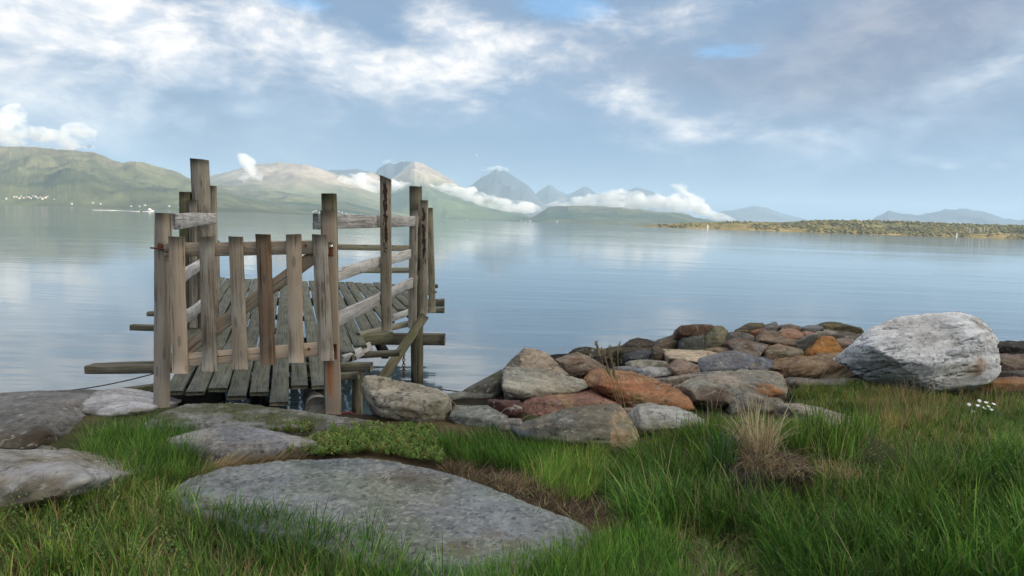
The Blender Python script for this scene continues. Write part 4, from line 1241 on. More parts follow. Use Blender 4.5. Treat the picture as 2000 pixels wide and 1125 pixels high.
        if r['moss'] > 0:
            mo = fbm(V * 7, sd + 33, 4) * 0.5 + 0.55 * N[:, 2] - 0.75 + r['moss']
            f = (0.85 * sstep(mo, 0.0, 0.3))[:, None]
            c = c * (1 - f) + np.array(MOSSY) * (1 + 0.4 * fbm(V * 40, 3, 2))[:, None] * f
        c = c * (1 - 0.8 * crk[:, None])
        c = np.clip(c * (np.array([0.99, 0.94, 0.87]) if r['name'] == 'rock' else np.array([0.98, 0.97, 0.95])) * (0.76 if r['name'] == 'rock' else 0.72 if r['name'] == 'rock_slab' else 1.12), 0.012, 0.8)
        cen = V.mean(0)
        me = mesh_np(r['name'], V - cen, [F] + ([np.array(T)] if T else []), MAT_ROCK, True, c)
        ob = link(r['name'], me, None, Matrix.Translation(cen))
        tag(ob, r['label'], r['cat'], r['group'])
        m0 = o.data
        bpy.data.objects.remove(o)
        bpy.data.meshes.remove(m0)


finish_rocks()
_b = bpy.data.objects['boulder']
_p = bpy.data.objects['pebble']
_b_loc = _b.matrix_basis.translation
_bv = BVHTree.FromPolygons([v.co + _b_loc for v in _b.data.vertices], [f.vertices[:] for f in _b.data.polygons])
_pl = _p.matrix_basis.translation.copy()
_hit = _bv.ray_cast(Vector((_pl.x, _pl.y - 0.12, 3.0)), Vector((0, 0, -1)))
if _hit[0] is not None:
    _p.matrix_basis = Matrix.Translation((_pl.x, _pl.y - 0.12, _hit[0].z - min(v.co.z for v in _p.data.vertices) - 0.008))
# ================================================================== weathered wood
def wood_mat(name, base, light, dark, warm=None, moss=0.0, moss_col=(0.085, 0.095, 0.035), top_moss=0.0, rust=None, flecks=None, wet=None, rough=0.85, patch=0.5):
    """Grain runs along local X (metres). rust = (x0, x1, y0): orange streak; flecks = (x0, x1): dark flaking paint; wet = x below which the wood is black."""
    m, t, out = material(name)
    tcn = t.node('ShaderNodeTexCoord')
    oi = t.node('ShaderNodeObjectInfo')
    rnd = oi.outputs['Random']
    P = tcn.outputs['Object']
    shift = t.xyz(t.m('MULTIPLY', rnd, 91.0), t.m('MULTIPLY', rnd, 57.0), t.m('MULTIPLY', rnd, 33.0))
    X, Y, Z = t.sep(P)
    Q = t.v('ADD', P, shift)
    wob = t.noise(t.v('MULTIPLY', Q, (2.2, 9.0, 9.0)), 1.0, 3.0, 0.5, color=True)
    Qw = t.v('ADD', Q, t.scale(t.v('SUBTRACT', wob, (0.5, 0.5, 0.5)), 0.03))
    g1 = t.noise(t.v('MULTIPLY', Qw, (1.6, 70.0, 70.0)), 1.0, 5.0, 0.6)
    g2 = t.noise(t.v('MULTIPLY', Qw, (5.0, 210.0, 210.0)), 1.0, 3.0, 0.6)
    crack = t.noise(t.v('MULTIPLY', Qw, (1.1, 48.0, 48.0)), 1.0, 2.0, 0.5)
    blot = t.noise(t.v('MULTIPLY', Q, (3.0, 9.0, 9.0)), 1.0, 5.0, 0.6)
    big = t.noise(t.v('MULTIPLY', Q, (1.4, 3.0, 3.0)), 1.0, 3.0, 0.5)
    gv = t.m('ADD', t.m('MULTIPLY', g1, 0.7), t.m('MULTIPLY', g2, 0.3))
    c = t.mix(t.smooth(gv, 0.38, 0.60), dark, base)
    c = t.mix(t.m('MULTIPLY', t.smooth(blot, 0.42, 0.68), patch), c, light)
    if warm is not None:
        c = t.mix(t.m('MULTIPLY', t.smooth(t.m('ADD', big, t.m('MULTIPLY', t.m('SUBTRACT', rnd, 0.5), 0.35)), 0.40, 0.66), 0.75), c, warm)
    # knots
    vo = t.node('ShaderNodeTexVoronoi', feature='F1')
    t.put(vo.inputs['Vector'], t.v('MULTIPLY', Qw, (3.6, 11.0, 11.0)))
    vo.inputs['Scale'].default_value = 1.0
    vo.inputs['Randomness'].default_value = 1.0
    kn = t.smooth(vo.outputs['Distance'], 0.13, 0.21, 1.0, 0.0)
    c = t.mix(t.m('MULTIPLY', kn, 0.5), c, [q * 0.30 for q in base])
    ck = t.smooth(crack, 0.30, 0.355, 1.0, 0.0)
    c = t.mix(t.m('MULTIPLY', ck, 0.7), c, [q * 0.25 for q in dark])
    if moss > 0:
        mo = t.noise(t.v('MULTIPLY', Q, (5.0, 12.0, 12.0)), 1.0, 5.0, 0.65)
        c = t.mix(t.smooth(mo, 0.72 - 0.4 * moss, 0.86 - 0.4 * moss, 0.0, 0.85), c, moss_col)
    if rust is not None:
        x0, x1, y0, wd = rust
        nn = t.noise(t.v('MULTIPLY', Q, (5.0, 40.0, 40.0)), 1.0, 4.0, 0.6)
        rx = t.m('MULTIPLY', t.smooth(X, x0, x0 + 0.10), t.smooth(X, x1 - 0.18, x1, 1.0, 0.0))
        ry = t.smooth(t.m('ABSOLUTE', t.m('SUBTRACT', Y, y0)), wd * 0.4, wd, 1.0, 0.0)
        f = t.m('MULTIPLY', t.m('MULTIPLY', rx, ry), t.smooth(nn, 0.22, 0.62))
        c = t.mix(t.m('MULTIPLY', f, 0.95), c, t.mix(t.smooth(X, x1 - 0.20, x1 - 0.08), (0.33, 0.105, 0.020), (0.09, 0.028, 0.016)))
    if flecks is not None:
        x0, x1 = flecks
        nn = t.noise(t.v('MULTIPLY', Q, (14.0, 45.0, 45.0)), 1.0, 4.0, 0.65)
        ry = t.smooth(t.m('ABSOLUTE', t.m('ADD', Y, t.m('MULTIPLY', t.m('SUBTRACT', big, 0.5), 0.03))), 0.006, 0.036, 1.0, 0.0)
        rx = t.m('MULTIPLY', t.smooth(X, x0, x0 + 0.35), t.smooth(X, x1 - 0.08, x1, 1.0, 0.0))
        f = t.smooth(t.m('ADD', nn, t.m('MULTIPLY', t.m('MULTIPLY', rx, ry), 0.22)), 0.60, 0.66)
        f = t.m('MULTIPLY', f, t.smooth(t.m('MULTIPLY', rx, ry), 0.05, 0.25))
        c = t.mix(f, c, (0.035, 0.020, 0.014))
    if wet is not None:
        f = t.smooth(t.m('ADD', X, t.m('MULTIPLY', blot, 0.25)), wet, wet + 0.30, 1.0, 0.0)
        c = t.mix(t.m('MULTIPLY', f, 0.95), c, (0.016, 0.016, 0.013))
    tint = t.m('ADD', t.m('MULTIPLY', rnd, 0.34), 0.86)
    c = t.scale(c, tint)
    bs = t.node('ShaderNodeBsdfPrincipled')
    t.put(bs.inputs['Base Color'], c)
    bs.inputs['Roughness'].default_value = rough
    bs.inputs['Specular IOR Level'].default_value = 0.25
    b = t.node('ShaderNodeBump')
    b.inputs['Strength'].default_value = 0.7
    b.inputs['Distance'].default_value = 0.004
    t.put(b.inputs['Height'], t.m('SUBTRACT', t.m('ADD', gv, t.m('MULTIPLY', blot, 0.4)), t.m('MULTIPLY', ck, 0.8)))
    t.l.new(b.outputs[0], bs.inputs['Normal'])
    t.l.new(bs.outputs[0], out.inputs[0])
    return m


W_PICK = wood_mat('wood_gate', (0.335, 0.30, 0.25), (0.45, 0.43, 0.385), (0.125, 0.102, 0.078), warm=(0.36, 0.285, 0.215), patch=0.7)
W_PICKD = wood_mat('wood_gate_dark', (0.185, 0.135, 0.095), (0.26, 0.21, 0.16), (0.07, 0.048, 0.034), warm=(0.20, 0.13, 0.085), patch=0.35)
W_RAIL = wood_mat('wood_gate_rail', (0.38, 0.325, 0.255), (0.44, 0.40, 0.34), (0.19, 0.155, 0.12), warm=(0.39, 0.30, 0.22), patch=0.4)
W_RAILLOW = wood_mat('wood_gate_rail_pale', (0.50, 0.415, 0.325), (0.55, 0.48, 0.40), (0.30, 0.24, 0.18), warm=(0.52, 0.40, 0.30), patch=0.4)
W_POST = wood_mat('wood_post', (0.27, 0.255, 0.225), (0.37, 0.355, 0.325), (0.11, 0.097, 0.080), warm=(0.27, 0.235, 0.19), patch=0.5, rust=(0.98, 1.12, 0.0, 0.06))
W_POSTR = wood_mat('wood_post_rusted', (0.27, 0.25, 0.215), (0.35, 0.335, 0.305), (0.12, 0.10, 0.078), warm=(0.26, 0.21, 0.16), patch=0.4, rust=(0.15, 0.63, 0.012, 0.034))
W_OLD = wood_mat('wood_old_post', (0.225, 0.21, 0.175), (0.32, 0.305, 0.265), (0.09, 0.082, 0.066), moss=0.18)
W_GREEN = wood_mat('wood_greened', (0.135, 0.13, 0.080), (0.20, 0.185, 0.13), (0.06, 0.056, 0.036), moss=0.55)
W_SILV = wood_mat('wood_silvered', (0.43, 0.425, 0.415), (0.54, 0.54, 0.54), (0.20, 0.195, 0.185), patch=0.6)
W_RAILG = wood_mat('wood_far_rail', (0.23, 0.225, 0.165), (0.29, 0.28, 0.22), (0.14, 0.13, 0.095), moss=0.3)
W_DECK = wood_mat('wood_deck', (0.125, 0.130, 0.090), (0.20, 0.198, 0.15), (0.042, 0.043, 0.030), moss=0.36, moss_col=(0.062, 0.082, 0.030), patch=0.4, rough=0.75)
W_BEAM = wood_mat('wood_beam', (0.155, 0.145, 0.105), (0.22, 0.205, 0.155), (0.07, 0.064, 0.046), moss=0.4)
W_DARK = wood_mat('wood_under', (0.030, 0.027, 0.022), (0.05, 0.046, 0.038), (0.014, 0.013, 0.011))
W_FLECK = wood_mat('wood_flaked', (0.26, 0.235, 0.185), (0.33, 0.31, 0.26), (0.15, 0.13, 0.10), patch=0.4, flecks=(0.70, 1.60))
W_FLECK2 = wood_mat('wood_flaked_short', (0.27, 0.245, 0.20), (0.34, 0.32, 0.27), (0.15, 0.13, 0.10), patch=0.4, flecks=(0.45, 1.42))
W_PILE = wood_mat('wood_pile', (0.15, 0.145, 0.095), (0.23, 0.215, 0.165), (0.07, 0.066, 0.044), moss=0.4, wet=0.95)
W_LOG = wood_mat('wood_log', (0.25, 0.245, 0.22), (0.33, 0.325, 0.30), (0.12, 0.115, 0.10), moss=0.25)

BRNG = np.random.default_rng(77)


def board_mesh(name, L, wd, th, mat, round_=False, wob=1.0, seed=0, slant=0.0, taper=1.0, jag=0.0):
    n = max(3, min(26, int(L / 0.11) + 2))
    xs = np.linspace(0, L, n)
    if round_:
        k = 16
        a = np.linspace(0, 2 * np.pi, k, endpoint=False)
        prof = np.column_stack([np.cos(a) * wd / 2, np.sin(a) * th / 2])
    else:
        c = min(wd, th) * 0.10 + 0.0015
        hw, ht = wd / 2, th / 2
        prof = np.array([(-hw + c, -ht), (0, -ht), (hw - c, -ht), (hw, -ht + c), (hw, ht - c), (hw - c, ht), (0, ht), (-hw + c, ht), (-hw, ht - c), (-hw, -ht + c)])
        k = len(prof)
    V = np.zeros((n, k, 3))
    V[:, :, 0] = xs[:, None]
    tp = np.linspace(1, taper, n)[:, None]
    V[:, :, 1] = prof[None, :, 0] * tp
    V[:, :, 2] = prof[None, :, 1] * tp
    flat = V.reshape(-1, 3)
    s = seed * 3.1
    nz = fbm(np.column_stack([flat[:, 0] * 1.3, flat[:, 1] * 3 + s, flat[:, 2] * 3 + s]), seed, 3)
    n2 = fbm(np.column_stack([flat[:, 0] * 6.0, flat[:, 1] * 22 + s, flat[:, 2] * 22]), seed + 4, 3)
    bowy = fbm(np.column_stack([xs * 0.7, xs * 0 + s, xs * 0]), seed + 7, 2) * min(0.012, L * 0.008) * wob
    bowz = fbm(np.column_stack([xs * 0.7, xs * 0 + s + 9, xs * 0]), seed + 8, 2) * min(0.012, L * 0.008) * wob
    flat[:, 1] *= 1 + 0.05 * wob * nz
    flat[:, 1] += 0.0022 * wob * n2 + np.repeat(bowy, k)
    flat[:, 2] += 0.0018 * wob * n2 + np.repeat(bowz, k)
    if slant:
        e = flat[:, 0] > L - 1e-6
        flat[e, 0] += slant * flat[e, 1] / wd
    if jag:
        e = flat[:, 0] > L - 1e-6
        flat[e, 0] += jag * fbm(flat[e] * 40, seed + 2, 2)
    i = np.arange(n * k).reshape(n, k)
    F = np.stack([i[:-1], i[1:], np.roll(i[1:], -1, 1), np.roll(i[:-1], -1, 1)], -1).reshape(-1, 4)
    F = F[:, ::-1]
    me = mesh_np(name, flat, [F, np.array([i[0]]), np.array([i[-1][::-1]])], mat, round_)
    return me


NB = [0]


def member(name, p0, p1, wd, th, mat, parent, face=(0, -1, 0), label=None, **kw):
    """Board from p0 to p1 (3D), width wd across, thickness th along 'face'."""
    NB[0] += 1
    p0, p1 = Vector(p0), Vector(p1)
    d = p1 - p0
    L = d.length
    x = d.normalized()
    z = Vector(face)
    z = (z - x * z.dot(x)).normalized()
    y = z.cross(x)
    M = Matrix(((x.x, y.x, z.x, p0.x), (x.y, y.y, z.y, p0.y), (x.z, y.z, z.z, p0.z), (0, 0, 0, 1)))
    o = link(name, board_mesh(name, L, wd, th, mat, seed=NB[0] * 7 + 1, **kw), parent, M)
    if label:
        o['label'] = label
    return o


def pm(name, a, b, wpx, th, mat, parent, **kw):
    """Board whose ends are (px, py, depth)."""
    p0, p1 = at(*a), at(*b)
    dm = 0.5 * (a[2] + b[2])
    return member(name, p0, p1, wpx / FPX * dm, th, mat, parent, **kw)


# ================================================================== the pier
PIER = empty('wooden_pier', at(480, 800, 6.3))
tag(PIER, 'weathered grey wooden pier with plank deck, tall posts and crooked rails over the water', 'pier')
U = ray(565, 417.5)
U = Vector((U.x, U.y, 0)).normalized()            # direction the deck boards run
SIDE = Vector((U.y, -U.x, 0))                     # to the right


def deck_z(y):
    return 0.045 + (y - 6.25) * 0.0285


def on_deck(px, py):
    d = ray(px, py)
    # plane z = 0.045 + (y-6.25)*0.0285
    s = (0.045 - 6.25 * 0.0285 - EYE.z) / (d.z - 0.0285 * d.y)
    return EYE + d * s


near = [(338, 768), (382, 768), (420, 764), (463, 776), (505, 768), (543, 789), (588, 758), (625, 756)]
starts = [on_deck(a, b) for a, b in near]
o0 = starts[0]
pitch = sum((starts[i + 1] - starts[i]).dot(SIDE) for i in range(7)) / 7.0
edgeA, edgeB = on_deck(652, 712), on_deck(862, 556)
FAR_Y = 14.6


def board_line(k, y0, jitter=0.0):
    base = o0 + SIDE * (pitch * k)
    s = (y0 - base.y) / U.y
    p = base + U * s
    p.z = deck_z(p.y) + jitter
    return p


def deck_board(k, y0, y1):
    j = BRNG.uniform(-0.006, 0.006)
    wd = pitch * BRNG.uniform(0.84, 0.90)
    a, b = board_line(k, y0, j), board_line(k, y1, j + BRNG.uniform(-0.004, 0.004))
    member('deck_board', a, b, wd, 0.034, W_DECK, PIER, face=(0, 0, 1))


for k in range(8):
    deck_board(k, starts[k].y, FAR_Y + BRNG.uniform(-0.05, 0.05))
for k in range(8, 27):
    # where this board's line meets the slanting right edge of the deck
    best = None
    for s in np.linspace(0, 1, 200):
        e = edgeA.lerp(edgeB, s)
        lat = (e - o0).dot(SIDE) / pitch
        if best is None or abs(lat - k) < best[0]:
            best = (abs(lat - k), e.y)
    if best[0] < 0.3:
        y0 = best[1] + BRNG.uniform(-0.12, 0.12)
        if y0 < FAR_Y - 0.5:
            deck_board(k, y0, FAR_Y + BRNG.uniform(-0.05, 0.05))
for k, y0 in ((-1, 7.3), (-2, 8.4), (-3, 9.5)):
    deck_board(k, y0, FAR_Y + BRNG.uniform(-0.05, 0.05))

# cross beams under the deck
UPV = (0, 0, 1)


def beam(a, b, wz, wy, mat=W_BEAM, name='cross_beam', **kw):
    member(name, at(*a), at(*b), wy, wz, mat, PIER, face=UPV, **kw)


beam((172, 720, 7.75), (726, 717, 7.55), 0.085, 0.12)
beam((180, 716, 8.0), (690, 698, 8.0), 0.06, 0.10, W_BEAM)
beam((258, 639, 9.95), (560, 648, 9.95), 0.075, 0.12)
beam((640, 661, 9.85), (869, 663, 9.80), 0.15, 0.12)
beam((290, 613, 11.1), (600, 622, 11.1), 0.065, 0.12)
beam((700, 603, 12.3), (868, 606, 12.3), 0.09, 0.12)
beam((380, 589, 12.7), (868, 591, 12.7), 0.13, 0.10)
beam((400, 568, 14.1), (855, 559, 14.1), 0.07, 0.10)
beam((600, 700, 8.5), (782, 689, 8.5), 0.06, 0.14)
member('edge_board', at(700, 668, 8.95), at(768, 658, 9.1), 0.09, 0.13, W_GREEN, PIER, face=UPV)
member('edge_board', at(700, 655, 9.05), at(800, 632, 9.6), 0.10, 0.06, W_RAILG, PIER, face=UPV)
member('edge_board', at(765, 622, 9.9), at(800, 609, 10.4), 0.09, 0.05, W_SILV, PIER)
member('edge_board', at(690, 696, 8.2), at(722, 676, 8.7), 0.10, 0.05, W_SILV, PIER)
member('edge_board', at(665, 703, 7.7), at(690, 694, 8.1), 0.09, 0.04, W_SILV, PIER)
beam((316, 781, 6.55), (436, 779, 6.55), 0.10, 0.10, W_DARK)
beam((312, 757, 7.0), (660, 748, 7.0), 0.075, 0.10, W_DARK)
beam((560, 744, 7.2), (700, 733, 7.2), 0.07, 0.08, W_BEAM)
beam((236, 768, 7.0), (330, 756, 7.1), 0.09, 0.12, W_GREEN)
# stringers running out under the boards
for k in (0.2, 3.8, 7.2, 12.0, 16.5):
    y0 = 6.5 if k < 8 else (9.0 if k < 13 else 12.0)
    a, b = board_line(k, y0), board_line(k, FAR_Y - 0.2)
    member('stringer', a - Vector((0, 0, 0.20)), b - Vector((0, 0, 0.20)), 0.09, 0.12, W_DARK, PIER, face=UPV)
# piles down into the water
def pile(px, ytop, D, w_m, mat=W_PILE, lean=0, zb=-1.5, **kw):
    p = at(px, ytop, D)
    q = Vector((p.x + lean, p.y, zb))
    return member('pile', q, p, w_m, w_m, mat, PIER, round_=True, **kw)


pile(812, 364, 9.78, 0.165, lean=0.10, jag=0.015)
pile(699, 712, 7.75, 0.115)
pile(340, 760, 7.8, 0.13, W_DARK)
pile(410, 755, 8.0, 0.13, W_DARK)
pile(362, 640, 10.1, 0.14)
pile(745, 672, 12.5, 0.13)
pile(600, 660, 12.4, 0.14)
pile(450, 640, 12.6, 0.14)
member('pile', on_z(560, 815, -0.5), at(478, 760, 7.2), 0.09, 0.09, W_DARK, PIER)
# gate posts
pm('gate_post', (315, 812, 6.0), (319, 416, 6.0), 25, 0.095, W_POST, PIER, face=(-0.35, -1, 0), wob=1.6)
pm('gate_post', (650, 825, 6.10), (641, 378, 6.10), 26, 0.10, W_GREEN, PIER)
pm('post_board', (653, 822, 6.01), (641, 411, 6.01), 30, 0.045, W_POSTR, PIER, label='front board of the right gate post streaked orange with rust')
# left post cluster
pm('post', (366, 660, 9.20), (363, 375, 9.20), 19, 0.11, W_GREEN, PIER)
pm('post', (407, 668, 9.25), (389, 311, 9.25), 30, 0.15, W_OLD, PIER, slant=0.02, label='tallest grey post with a square sawn top')
pm('post', (421, 660, 9.50), (416, 363, 9.50), 14, 0.09, W_OLD, PIER, round_=True, label='slim round post')
pm('post_board', (378, 640, 9.12), (377, 390, 9.12), 14, 0.04, W_OLD, PIER)
# right rail posts
pm('rail_post', (754, 646, 7.80), (753, 346, 7.80), 21, 0.05, W_FLECK, PIER, slant=0.045, label='tall post with a column of dark flaking paint')
pm('rail_post', (805, 641, 9.45), (808, 409, 9.45), 16, 0.06, W_OLD, PIER)
pm('rail_post', (829, 614, 9.62), (828, 391, 9.62), 14.5, 0.06, W_FLECK2, PIER, label='narrow post speckled with dark flaking paint')
pm('rail_post', (844, 610, 10.15), (840, 406, 10.15), 12.5, 0.06, W_RAILG, PIER)
# rails, left side
pm('rail', (338, 431.5, 6.12), (419, 427, 9.12), 25.5, 0.04, W_SILV, PIER, face=(0.95, -0.3, 0))
pm('rail', (345, 546, 6.6), (397, 512, 9.12), 23, 0.035, W_SILV, PIER, face=(0.95, -0.3, 0))
pm('rail', (352, 631, 6.9), (400, 589, 9.12), 24, 0.035, W_SILV, PIER, face=(0.95, -0.3, 0))
# rails, right side
RF = (-1.0, -0.42, 0)
pm('rail', (617, 435, 6.16), (818, 432, 9.70), 24, 0.045, W_SILV, PIER, face=RF)
pm('rail', (640, 541, 6.16), (800, 496, 9.40), 21, 0.035, W_SILV, PIER, face=RF)
pm('rail', (640, 634, 6.16), (816, 546, 9.75), 23, 0.035, W_SILV, PIER, face=RF)
# far rails
pm('rail', (424, 479, 12.9), (818, 484, 12.9), 11.5, 0.04, W_RAILG, PIER)
pm('rail', (705, 528, 12.9), (818, 527.5, 12.9), 11, 0.04, W_RAILG, PIER)
pm('post', (822, 562, 12.95), (819, 470, 12.95), 9, 0.09, W_OLD, PIER)
pm('post', (424, 560, 12.95), (423, 470, 12.95), 9, 0.09, W_OLD, PIER)
pm('rail', (813, 451, 9.6), (836, 449, 10.2), 15, 0.04, W_DARK, PIER)
pm('rail', (813, 516, 9.6), (836, 512, 10.2), 22, 0.04, W_DARK, PIER)
# knee brace
pm('brace', (745, 742, 8.6), (830, 618, 9.55), 19, 0.05, W_GREEN, PIER)
# nails on the near boards and rails would be under a pixel; the bolt and catch are not
IRON, t_, out_ = material('rusty_iron')
tcn_ = t_.node('ShaderNodeTexCoord')
bs_ = t_.node('ShaderNodeBsdfPrincipled')
t_.put(bs_.inputs['Base Color'], t_.mix(t_.noise(tcn_.outputs['Object'], 60, 4), (0.05, 0.02, 0.014), (0.20, 0.075, 0.035)))
bs_.inputs['Roughness'].default_value = 0.8
bs_.inputs['Metallic'].default_value = 0.2
t_.l.new(bs_.outputs[0], out_.inputs[0])
STEEL, t_, out_ = material('galvanised_steel')
bs_ = t_.node('ShaderNodeBsdfPrincipled')
bs_.inputs['Base Color'].default_value = (0.62, 0.62, 0.60, 1)
bs_.inputs['Roughness'].default_value = 0.35
bs_.inputs['Metallic'].default_value = 0.9
t_.l.new(bs_.outputs[0], out_.inputs[0])
member('hinge_pin', at(294, 484, 5.93), at(336, 488, 5.91), 0.014, 0.014, IRON, PIER, round_=True, wob=0.3)


def band(px, py, D, r, h, mat, parent, name):
    bm = bmesh.new()
    bmesh.ops.create_cone(bm, cap_ends=True, segments=14, radius1=r, radius2=r, depth=h)
    me = bpy.data.meshes.new(name)
    bm.to_mesh(me)
    bm.free()
    me.materials.append(mat)
    return link(name, me, parent, Matrix.Translation(at(px, py, D)) @ Matrix.Scale(0.9, 4))


member('hinge_plate', at(308, 480, 5.935), at(326, 482, 5.935), 0.045, 0.006, IRON, PIER, wob=0.2)
member('catch_plate', at(647, 499, 5.975), at(646, 474, 5.975), 0.036, 0.010, IRON, PIER, wob=0.2)
member('catch', at(646.5, 482, 5.965), at(646, 473, 5.965), 0.030, 0.014, STEEL, PIER, wob=0.2)
# rusty strap low on the front board
member('strap', at(655, 702, 5.984), at(654, 672, 5.984), 0.032, 0.004, IRON, PIER, wob=0.2)


# ================================================================== the gate
GATE = empty('wooden_gate', at(480, 728, 5.9))
tag(GATE, 'low wooden gate of six uneven upright boards with a diagonal brace at the pier entrance', 'gate')
for i, (a, b, wpx, mt) in enumerate((((354, 729), (344.5, 462), 30, W_PICK), ((411.5, 724.5), (404, 462), 29.5, W_PICK), ((468, 721), (459, 462), 28.5, W_PICK),
                                     ((523, 712), (515.5, 457.5), 29, W_PICKD), ((581, 708), (573, 457.5), 29, W_PICK), ((636.5, 704), (624.5, 458), 29, W_PICK))):
    D = 5.885 + (0.008 if i % 2 else 0.0)
    o = pm('picket', (a[0], a[1], D), (b[0], b[1], D), wpx, 0.024, mt, GATE, slant=(0.008, -0.005, 0.006, 0.004, -0.004, 0.01)[i], wob=1.3)
    if i == 3:
        o['label'] = 'dark brown upright board, darkest of the gate'
pm('gate_rail', (322, 488.5, 5.925), (640, 482, 5.925), 26.5, 0.036, W_RAIL, GATE)
pm('gate_rail', (334, 707, 5.925), (650, 680, 5.925), 27, 0.036, W_RAILLOW, GATE, label='pale pinkish lower rail of the gate')
pm('brace', (352, 692, 5.96), (628, 488, 5.96), 26, 0.030, W_RAIL, GATE)
for px, py in ((603, 682), (597, 480)):
    member('bolt', at(px, py, 5.912), at(px, py, 5.895), 0.022, 0.022, IRON, GATE, face=(0, 0, 1), round_=True, wob=0)

# ================================================================== loose things at the pier
lg = member('fallen_log', at(618, 800, 6.22), at(610, 772, 7.6), 0.205, 0.205, W_LOG, None, face=(0, 0, 1), round_=True, taper=0.85, wob=2)
tag(lg, 'short grey log lying end-on with a mossy end under the pier deck', 'log')


def tube(name, pts, r, mat, k=8):
    pts = np.array([p[:] for p in pts])
    tg = np.gradient(pts, axis=0)
    tg /= np.linalg.norm(tg, axis=1)[:, None]
    ref = np.array([0.13, 0.21, 1.0])
    s = np.cross(tg, ref)
    s /= np.linalg.norm(s, axis=1)[:, None]
    u = np.cross(s, tg)
    a = np.linspace(0, 2 * np.pi, k, endpoint=False)
    V = pts[:, None] + r * (np.cos(a)[None, :, None] * s[:, None] + np.sin(a)[None, :, None] * u[:, None])
    i = np.arange(len(pts) * k).reshape(len(pts), k)
    F = np.stack([i[:-1], np.roll(i[:-1], -1, 1), np.roll(i[1:], -1, 1), i[1:]], -1).reshape(-1, 4)
    return mesh_np(name, V.reshape(-1, 3), F, mat, True)


def simple_mat(name, c1, c2, sc=80, rough=0.8):
    m, t, out = material(name)
    tcn = t.node('ShaderNodeTexCoord')
    bs = t.node('ShaderNodeBsdfPrincipled')
    t.put(bs.inputs['Base Color'], t.mix(t.smooth(t.noise(tcn.outputs['Object'], sc, 4), 0.35, 0.65), c1, c2))
    bs.inputs['Roughness'].default_value = rough
    t.l.new(bs.outputs[0], out.inputs[0])
    return m


ROPE = simple_mat('rope', (0.03, 0.028, 0.03), (0.07, 0.06, 0.055), 120)
CORD = simple_mat('red_cord', (0.28, 0.02, 0.03), (0.38, 0.05, 0.05), 60, 0.6)


def sag(a, b, n, s):
    a, b = Vector(a), Vector(b)
    return [a.lerp(b, t) - Vector((0, 0, s * 4 * t * (1 - t))) for t in np.linspace(0, 1, n)]


o = link('mooring_cord', tube('mooring_cord', sag(at(134, 763, 7.3), at(345, 716, 7.75), 14, 0.03), 0.006, ROPE))
tag(o, 'dark cord stretched from the left rocks to the pier', 'cord')
o = link('mooring_cord', tube('mooring_cord', sag(at(712, 730, 7.7), at(905, 766, 7.6), 14, 0.02), 0.006, ROPE))
tag(o, 'dark cord stretched from the pier to the right bank behind the angular block', 'cord')
o = link('red_cord', tube('red_cord', [at(a, b, d) for a, b, d in ((575, 806, 6.5), (584, 803, 6.45), (596, 806, 6.4), (620, 812, 6.36), (650, 813, 6.32), (668, 808, 6.3), (682, 806, 6.3), (694, 810, 6.3))], 0.010, CORD))
tag(o, 'thin red cord lying under the pier behind the right gate post', 'cord')
# chain hanging from the brace side of the pier
bm = bmesh.new()
top, bot = at(788.5, 690, 9.3), at(788.5, 737, 9.3)
nl = 9
for i in range(nl):
    p = top.lerp(bot, (i + 0.5) / nl)
    a = np.linspace(0, 2 * np.pi, 12, endpoint=False)
    hl = (top - bot).length / nl * 0.66
    ring = [Vector((math.cos(q) * 0.017, 0, math.sin(q) * hl)) for q in a]
    rot = Matrix.Rotation(math.pi / 2 * (i % 2) + 0.4, 3, 'Z')
    prev = None
    rings = []
    for j, c0 in enumerate(ring):
        nx = (ring[(j + 1) % 12] - ring[j - 1]).normalized()
        s1 = Vector((0, 1, 0))
        s2 = nx.cross(s1)
        rings.append([bm.verts.new(p + rot @ (c0 + 0.006 * (math.cos(w_) * s1 + math.sin(w_) * s2))) for w_ in np.linspace(0, 2 * np.pi, 5, endpoint=False)])
    for j in range(12):
        A, B = rings[j], rings[(j + 1) % 12]
        for q in range(5):
            bm.faces.new((A[q], A[(q + 1) % 5], B[(q + 1) % 5], B[q]))
me = bpy.data.meshes.new('chain')
bm.to_mesh(me)
bm.free()
me.materials.append(IRON)
tag(link('chain', me), 'short dark chain hanging beside the diagonal brace of the pier', 'chain')
# ================================================================== grass
def px_poly(pts, z=0.0):
    return np.array([on_z(a, b, z)[:2] for a, b in pts])


def inside(poly, x, y):
    n = len(poly)
    r = np.zeros(len(x), bool)
    j = n - 1
    for i in range(n):
        xi, yi, xj, yj = *poly[i], *poly[j]
        c = ((yi > y) != (yj > y)) & (x < (xj - xi) * (y - yi) / (yj - yi + 1e-12) + xi)
        r ^= c
        j = i
    return r


